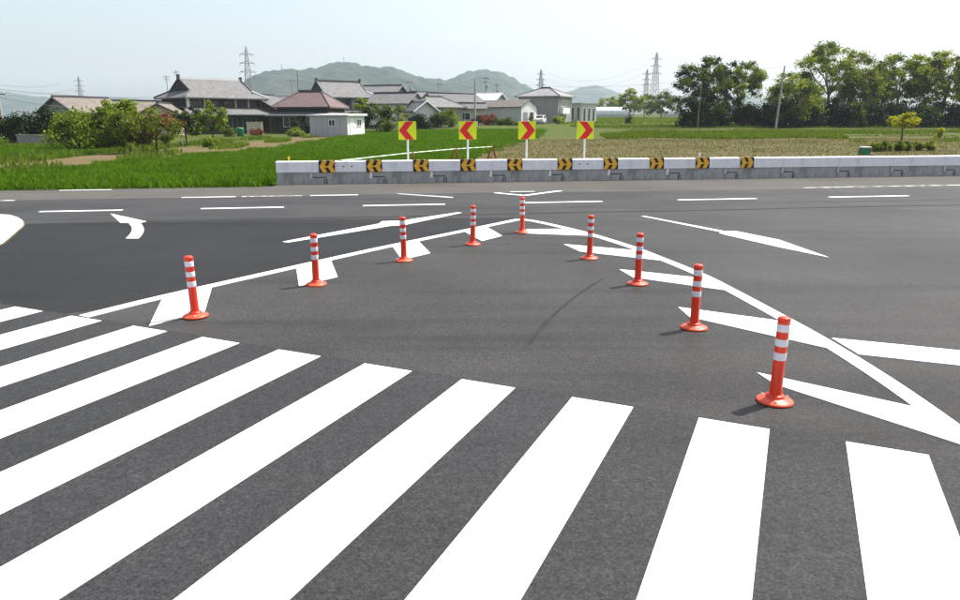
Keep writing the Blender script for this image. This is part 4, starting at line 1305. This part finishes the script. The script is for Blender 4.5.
def pylon(px, ytop, Y, label, bands=False, w=None, m=.16, arms=3):
    g = onground(px, Y); H = at(px, ytop, Y).z - g.z
    r = empty('pylon', g, .25)
    w = w or H * .12; m = m * .75
    def half(z): return (w / 2) * (1 - z / H * 1.0) + .55 if z < H * .62 else ((w / 2) * (1 - .62) + .55) * (1 - (z / H - .62) / .38 * .75)
    zs = [0, .13, .26, .38, .48, .56, .62, .69, .76, .83, .9, .96]
    for sx in (-1, 1):
        for sy in (-1, 1):
            MB().tube([(sx * half(q * H), sy * half(q * H), q * H) for q in zs] + [(0, 0, H)], m, 4).build('leg', M['pylon'], r)
    br = MB()
    for a, b in zip(zs, zs[1:]):
        ha, hb = half(a * H), half(b * H)
        for s in (-1, 1):
            br.tube([(-ha, s * ha, a * H), (hb, s * hb, b * H)], m * .6, 3, cap=False); br.tube([(ha, s * ha, a * H), (-hb, s * hb, b * H)], m * .6, 3, cap=False)
            br.tube([(s * ha, -ha, a * H), (s * hb, hb, b * H)], m * .6, 3, cap=False); br.tube([(s * ha, ha, a * H), (s * hb, -hb, b * H)], m * .6, 3, cap=False)
        br.tube([(-hb, -hb, b * H), (hb, -hb, b * H)], m * .6, 3, cap=False); br.tube([(-hb, hb, b * H), (hb, hb, b * H)], m * .6, 3, cap=False)
    br.build('bracing', M['pylon'], r)
    for k in range(arms):
        z = H * (.66 + .115 * k); l = H * (.105 - .008 * k)
        a = MB()
        for s in (-1, 1):
            a.tube([(0, 0, z + H * .035), (s * l, 0, z)], m * .9, 4); a.tube([(0, 0, z), (s * l, 0, z)], m * .9, 4)
            a.tube([(s * l, 0, z), (s * l, 0, z - H * .03)], m * .7, 4)
        a.build('crossarm', M['pylon_red'] if bands and k % 2 else M['pylon'], r)
    tag(r, label, 'pylon', 'power pylons on the horizon')
    return Vector((g.x, Y, g.z + H))


p1 = pylon(251.5, 46, 420, 'lattice power pylon rising beside the left slope of the hill', m=.2)
p2 = pylon(540, 69, 640, 'lattice power pylon behind the tall two-storey house', m=.26)
p3 = pylon(653, 52, 480, 'taller of the two lattice pylons near the grove', m=.2)
p4 = pylon(644.5, 69, 700, 'smaller distant pylon just left of the taller one by the grove', True, m=.26)
p5 = pylon(84, 76, 900, 'very faint distant pylon above the bungalow roof at far left', m=.3)
for px, y0, y1, lab in ((344, 67, 57, 'tiny mast on the summit of the long hill'), (282, 72.5, 64, 'tiny mast on the left shoulder of the long hill')):
    a = at(px, y0, 1500); b = at(px, y1, 1500); h = b.z - a.z
    r = empty('hill_mast', a - Vector((0, 0, 6)))
    MB().tube([(0, 0, 0), (0, 0, h + 6)], [.7, .3], 6).build('mast', M['pylon'], r)
    for q in (.55, .8): MB().cbox((0, 0, 6 + h * q), (3.0, .8, .8)).build('platform', M['pylon'], r)
    tag(r, lab, 'mast', 'masts on the hill')
for dz in (-3, -8):
    wire(p2 + Vector((6, 0, dz)), p3 + Vector((-5, 0, dz - 4)), 9, f'faint power line between two pylons, {"upper" if dz == -3 else "lower"} strand', rr=.05)

# ------------------------------------------------------------------ trees of the grove at the right
GG = 'trees of the grove'
def T(px, ytop, Y, wpx, label, **kw):
    return tree_px('grove_tree', px, ytop, Y, wpx, label, group=GG, **kw)


T(708, 60, 108, 62, 'broad dark tree at the left end of the grove with open layered branches', leaf=['leaf_mid', 'leaf_dark', 'leaf_mid'], seed=11, n=18400, size=.29, trunk_f=.25, low=.08, clumps=69, clump_r=.12)
T(738, 62, 112, 46, 'lighter loose crown just right of the dark left tree', leaf=['leaf_light', 'leaf_mid'], seed=12, n=9660, size=.29, trunk_f=.35, low=.42, clumps=39, bark='pale_bark', clump_r=.14)
T(790, 76, 104, 52, 'mid green bushy tree beside the leaning utility pole', leaf=['leaf_mid', 'leaf_light'], seed=13, n=14949, size=.29, low=.05, clumps=54)
T(826, 47, 112, 78, 'tallest pale green tree of the grove with branches showing through', leaf=['leaf_light', 'leaf_mid', 'leaf_light'], seed=14, n=21850, size=.29, trunk_f=.4, low=.22, clumps=78, bark='pale_bark', clump_r=.11)
T(862, 70, 109, 44, 'leafy tree filling the dip between the two tall crowns', leaf=['leaf_mid', 'leaf_light'], seed=15, n=11959, size=.29, low=.1, clumps=45)
T(895, 56, 112, 66, 'tall rounded pale tree in the right half of the grove', leaf=['leaf_light', 'leaf_mid'], seed=16, n=18400, size=.29, trunk_f=.4, low=.2, clumps=69, bark='pale_bark', clump_r=.12)
T(940, 50, 108, 74, 'tall tree with leaning dark trunk near the right edge', leaf=['leaf_light', 'leaf_mid', 'leaf_light'], seed=17, n=20700, size=.29, trunk_f=.42, low=.2, clumps=72, lean=.06, bark='bark', clump_r=.12)
T(985, 58, 112, 70, 'tree of the grove cut by the right edge of the picture', leaf=['leaf_light', 'leaf_mid'], seed=18, n=14949, size=.29, low=.15, clumps=60, clump_r=.12)
UN = [(694, 97, 103), (716, 94, 104), (742, 96, 105), (764, 102, 105), (786, 98, 102), (808, 96, 104), (830, 94, 105), (852, 97, 103), (874, 98, 104), (897, 96, 105), (920, 98, 103), (944, 97, 104), (966, 98, 103)]
UL = ['leftmost', 'second', 'third', 'fourth', 'fifth', 'sixth', 'seventh', 'eighth', 'ninth', 'tenth', 'eleventh', 'twelfth', 'rightmost']
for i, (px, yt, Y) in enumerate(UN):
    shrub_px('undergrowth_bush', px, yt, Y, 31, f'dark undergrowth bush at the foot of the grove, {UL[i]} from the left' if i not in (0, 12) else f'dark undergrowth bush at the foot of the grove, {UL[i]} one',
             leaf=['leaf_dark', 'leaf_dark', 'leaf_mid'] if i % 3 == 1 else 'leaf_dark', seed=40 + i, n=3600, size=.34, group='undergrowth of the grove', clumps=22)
# mid-distance trees
tree_px('round_tree', 629, 90, 205, 22, 'upright pale green tree in the distance right of the village', group='distant trees', leaf='leaf_light', seed=21, n=4200, size=.5, low=.15, clumps=22)
tree_px('round_tree', 608, 96, 268, 24, 'low round tree behind the far greenhouse', group='distant trees', leaf='leaf_light', seed=22, n=3200, size=.6, low=.05, clumps=18)
tree_px('round_tree', 661, 92, 215, 30, 'bushy mid green distant tree below the taller pylon', group='distant trees', leaf='leaf_mid', seed=23, n=4600, size=.5, low=.05, clumps=22)
tree_px('round_tree', 644, 95, 222, 24, 'small hazy tree between two distant trees beneath the pylons', group='distant trees', leaf='leaf_light', seed=24, n=3000, size=.5, low=.1, clumps=18)
shrub_px('field_bush', 629, 112.5, 128, 8, 'small dark bush alone in the far meadow', leaf='leaf_mid', seed=25, n=500, size=.3)
# young yellow tree, small bush and weeds near the barrier
tree_px('young_tree', 904, 114, 58, 28, 'small yellow-green umbrella-shaped tree standing alone behind the barrier', leaf='leaf_yellow', seed=31, n=2400, size=.19, trunk_f=.45, low=.42, clumps=24, nl=5, squash=.5, clump_r=.16)
shrub_px('yellow_bush', 941, 125.5, 62, 9, 'small yellow-green bush near the right edge', leaf='leaf_yellow', seed=32, n=420, size=.17, clumps=8)
WL = ['leftmost', 'second', 'third', 'fourth', 'fifth', 'rightmost']
for i, px in enumerate((879, 890, 901, 912, 923, 934)):
    shrub_px('bean_plant', px, 138.5 + (i % 2), 43 + .3 * i, 12.5, f'leafy green crop plant in the row behind the barrier, {WL[i]}' + ('' if i in (0, 5) else ' from the left'), leaf=['leaf_light', 'leaf_mid'], seed=50 + i, n=900, size=.11, group='crop row behind the barrier', cat='plant', clumps=10)
# green box
def crate_box():
    g = onground(869, 40)
    r = empty('field_box', g, .2)
    MB().box((-.24, -.2, 0), (.24, .2, .40)).build('body', M['green_plastic'], r, bevel=.02)
    MB().box((-.26, -.22, .402), (.26, .22, .47)).build('lid', M['white_metal'], r, bevel=.015)
    tag(r, 'green plastic box with white lid at the end of the crop row', 'box')


crate_box()

# ------------------------------------------------------------------ village planting
GB = 'garden bushes in front of the village'
def S(px, yt, Y, w, label, leaf, seed, n=2200, size=.26, name='garden_bush', **kw):
    shrub_px(name, px, yt, Y, w, label, leaf=leaf, seed=seed, n=n, size=size, group=GB, **kw)


S(14, 108, 57, 36, 'dark evergreen bush at the far left edge', 'leaf_dark', 61, 3000)
S(40, 106, 58, 42, 'dark evergreen bush in front of the tan-roofed bungalow, right of the edge one', 'leaf_dark', 62, 3000)
S(74, 109, 47, 52, 'bright green bush in front of the bungalow, leftmost of the bright ones', 'leaf_bright', 63, 3600, .24)
S(101, 106, 48, 50, 'bright green bush, middle one of the bright clump', ['leaf_bright', 'leaf_mid'], 64, 3400, .24)
tree_px('garden_tree', 118, 99, 48, 40, 'tallest yellow-green tree of the bright clump', leaf='leaf_bright', seed=65, n=3200, size=.24, trunk_f=.3, low=.15, clumps=26, group='garden trees of the village')
tree_px('orchard_tree', 127, 114, 42.5, 48, 'olive-green low orchard tree in front of the bright bushes', leaf=['leaf_mid', 'leaf_light'], seed=66, n=4600, size=.15, trunk_f=.3, low=.15, clumps=28, group='garden trees of the village')
tree_px('orchard_tree', 154, 109, 43.5, 52, 'olive-green orchard tree with reddish shoots right of the low one', leaf=['leaf_mid', 'leaf_light', 'leaf_mid', 'leaf_red'], seed=67, n=4800, size=.15, trunk_f=.3, low=.15, clumps=28, group='garden trees of the village')
tree_px('garden_tree', 184, 106, 56, 26, 'slim dark green tree in front of the farmhouse left corner', leaf=['leaf_mid', 'leaf_dark'], seed=68, n=2400, size=.22, low=.1, clumps=22, group='garden trees of the village')
tree_px('garden_tree', 211, 103, 66, 32, 'round clipped green tree before the farmhouse front', leaf=['leaf_mid', 'leaf_bright'], seed=69, n=2800, size=.24, low=.12, clumps=24, group='garden trees of the village')
S(205, 136, 52, 22, 'low bright green bush at the edge of the dirt track', 'leaf_bright', 70, 1200, .16)
S(256, 127, 88, 16, 'reddish dry bush in front of the farmhouse right end', 'leaf_red', 71, 800, .2)
S(226, 126, 82, 16, 'small green bush beside the green bin', 'leaf_mid', 72, 700, .2)
S(294, 125, 80, 18, 'pale green bush left of the prefabricated shed', 'leaf_light', 73, 1000, .2)
S(300, 118, 92, 20, 'dark bush between annex and red-brown house', 'leaf_dark', 74, 1200, .26)
tree_px('garden_tree', 362, 98, 95, 18, 'bright green tree behind the right end of the shed', leaf='leaf_bright', seed=75, n=1800, size=.26, low=.1, clumps=20, group='garden trees of the village')
tree_px('garden_tree', 379, 103, 90, 30, 'dark rounded garden tree right of the shed', leaf=['leaf_mid', 'leaf_dark'], seed=76, n=3000, size=.26, low=.1, clumps=26, group='garden trees of the village')
tree_px('garden_tree', 399, 104, 92, 16, 'golden-yellow leaved tree right of the dark garden tree', leaf=['leaf_yellow', 'leaf_mid'], seed=77, n=1700, size=.24, low=.1, clumps=18, group='garden trees of the village')
S(387, 120, 84, 24, 'low mid green bush beneath the dark garden tree', 'leaf_mid', 78, 1200, .2)
S(419, 112, 98, 30, 'very dark hedge bush below the white-gabled bungalow', 'leaf_dark', 79, 2200, .26)
S(438, 113, 104, 24, 'dark green hedge bush left of the second chevron sign', ['leaf_dark', 'leaf_mid'], 80, 1800, .26)
S(452, 107, 106, 26, 'yellowish green bush below the long two-storey house', ['leaf_mid', 'leaf_bright'], 81, 2000, .26)
S(488, 113, 118, 18, 'dull red shrub in front of the long garage', 'leaf_red', 82, 1200, .26)
S(500, 116, 116, 16, 'green shrub right of the dull red one', 'leaf_mid', 83, 1000, .26)
S(511, 117, 116, 16, 'small green shrub before the garage wall', 'leaf_mid', 84, 1000, .26)
S(558, 115, 128, 14, 'green shrub at the foot of the tall two-storey house', 'leaf_light', 85, 800, .28)
S(531, 113, 122, 7, 'small dark shrub before the white garage gable', 'leaf_mid', 86, 400, .2)

# green bin, garden walls, cars
def bin_():
    g = onground(239, 84)
    r = empty('garden_bin', g, .3)
    MB().lathe([(0, 0), (.34, 0), (.40, .08), (.45, .8), (.45, .84)], 16).build('body', M['green_plastic'], r)
    MB().lathe([(.48, .845), (.48, .89), (.38, .97), (0, 1.02)], 16).build('lid', M['green_plastic'], r)
    tag(r, 'green plastic bin standing before the farmhouse', 'bin')


bin_()


def low_wall(px0, px1, Y, h, label, m='plaster_white', n=6):
    a, b = onground(px0, Y), onground(px1, Y)
    r = empty('garden_wall', a, math.atan2(b.y - a.y, b.x - a.x))
    L = (b - a).length
    for k in range(n):
        MB().box((k * L / n + .01, -.08, 0), ((k + 1) * L / n - .01, .08, h)).build('block', M[m], r)
    MB().box((-.03, -.12, h + .002), (L + .03, .12, h + .09)).build('coping', M[m], r)
    tag(r, label, 'wall')


low_wall(436, 478, 112, .7, 'low pale garden wall behind the second chevron sign', n=7)
low_wall(420, 430, 108, 1.0, 'short white wall piece by the dark hedge', n=2)
low_wall(246, 262, 92, 1.5, 'pale rounded garden wall before the farmhouse', 'plaster_cream', 3)
low_wall(14, 66, 55.5, .75, 'grey low wall beneath the dark evergreen bushes', 'plaster_grey', 8)


def car(px, Y, paint, label, rel=0):
    g = onground(px, Y)
    r = empty('parked_car', g, rel)
    prof = [(-1.75, .35), (-1.78, .75), (-1.6, .95), (-1.25, 1.0), (-.75, 1.48), (.75, 1.52), (1.3, 1.05), (1.7, .92), (1.8, .7), (1.78, .35)]
    MB().extrude([(x, z) for x, z in prof], 'y', -.74, .74).build('body', M[paint], r, bevel=.06)
    for x0, x1 in ((-.62, .02), (.1, .78)):
        MB().extrude([(x0 - .12, 1.02), (x1 + .12 if x1 > .5 else x1, 1.02), (x1 - .12 if x1 > .5 else x1, 1.42), (x0 + .1 if x0 < 0 else x0, 1.42)], 'y', -.755, -.735).build('side_window', M['glass'], r)
    MB().add([(1.27, -.62, 1.08), (1.27, .62, 1.08), (.82, .55, 1.47), (.82, -.55, 1.47)], [(0, 1, 2, 3)]).build('windscreen', M['glass'], r, (.03, 0, .02))
    MB().add([(-1.24, -.62, 1.04), (-1.24, .62, 1.04), (-.82, .55, 1.43), (-.82, -.55, 1.43)], [(3, 2, 1, 0)]).build('rear_window', M['glass'], r, (-.03, 0, .02))
    for x in (-1.12, 1.12):
        for y in (-.72, .72):
            w = MB().tube([(x, y - .09, .3), (x, y + .09, .3)], .3, 16).build('wheel', M['tyre'], r)
            MB().tube([(x, y - .1, .3), (x, y + .1, .3)], .17, 10).build('rim', M['steel'], w)
    for y in (-.52, .52):
        MB().box((1.74, y - .14, .62), (1.83, y + .14, .78)).build('headlight', M['lamp'], r)
        MB().box((-1.84, y - .1, .66), (-1.76, y + .1, .84)).build('tail_light', M['red'], r)
    tag(r, label, 'car')


car(540.5, 128, 'car_white', 'white car parked between the garage gable and the tall house', 1.3)
car(482, 121, 'car_dark', 'dark car parked by the dull red shrub before the garage', .3)

# ------------------------------------------------------------------ haze
hz = MB().box((-3600, -80, -12), (3600, 4100, 240)).build('haze', None)
hm = bpy.data.materials.new('haze'); hm.use_nodes = True
ht = hm.node_tree; ht.nodes.clear()
ho = ht.nodes.new('ShaderNodeOutputMaterial')
hv = node(ht, 'ShaderNodeVolumePrincipled', Density=0.00019)
hv.inputs['Color'].default_value = (0.76, 0.87, 1.0, 1)
hv.inputs['Anisotropy'].default_value = 0.2
ht.links.new(hv.outputs[0], ho.inputs['Volume'])
hz.data.materials.append(hm)
tag(hz, 'thin pale haze lying over the whole landscape', 'haze', kind='stuff')
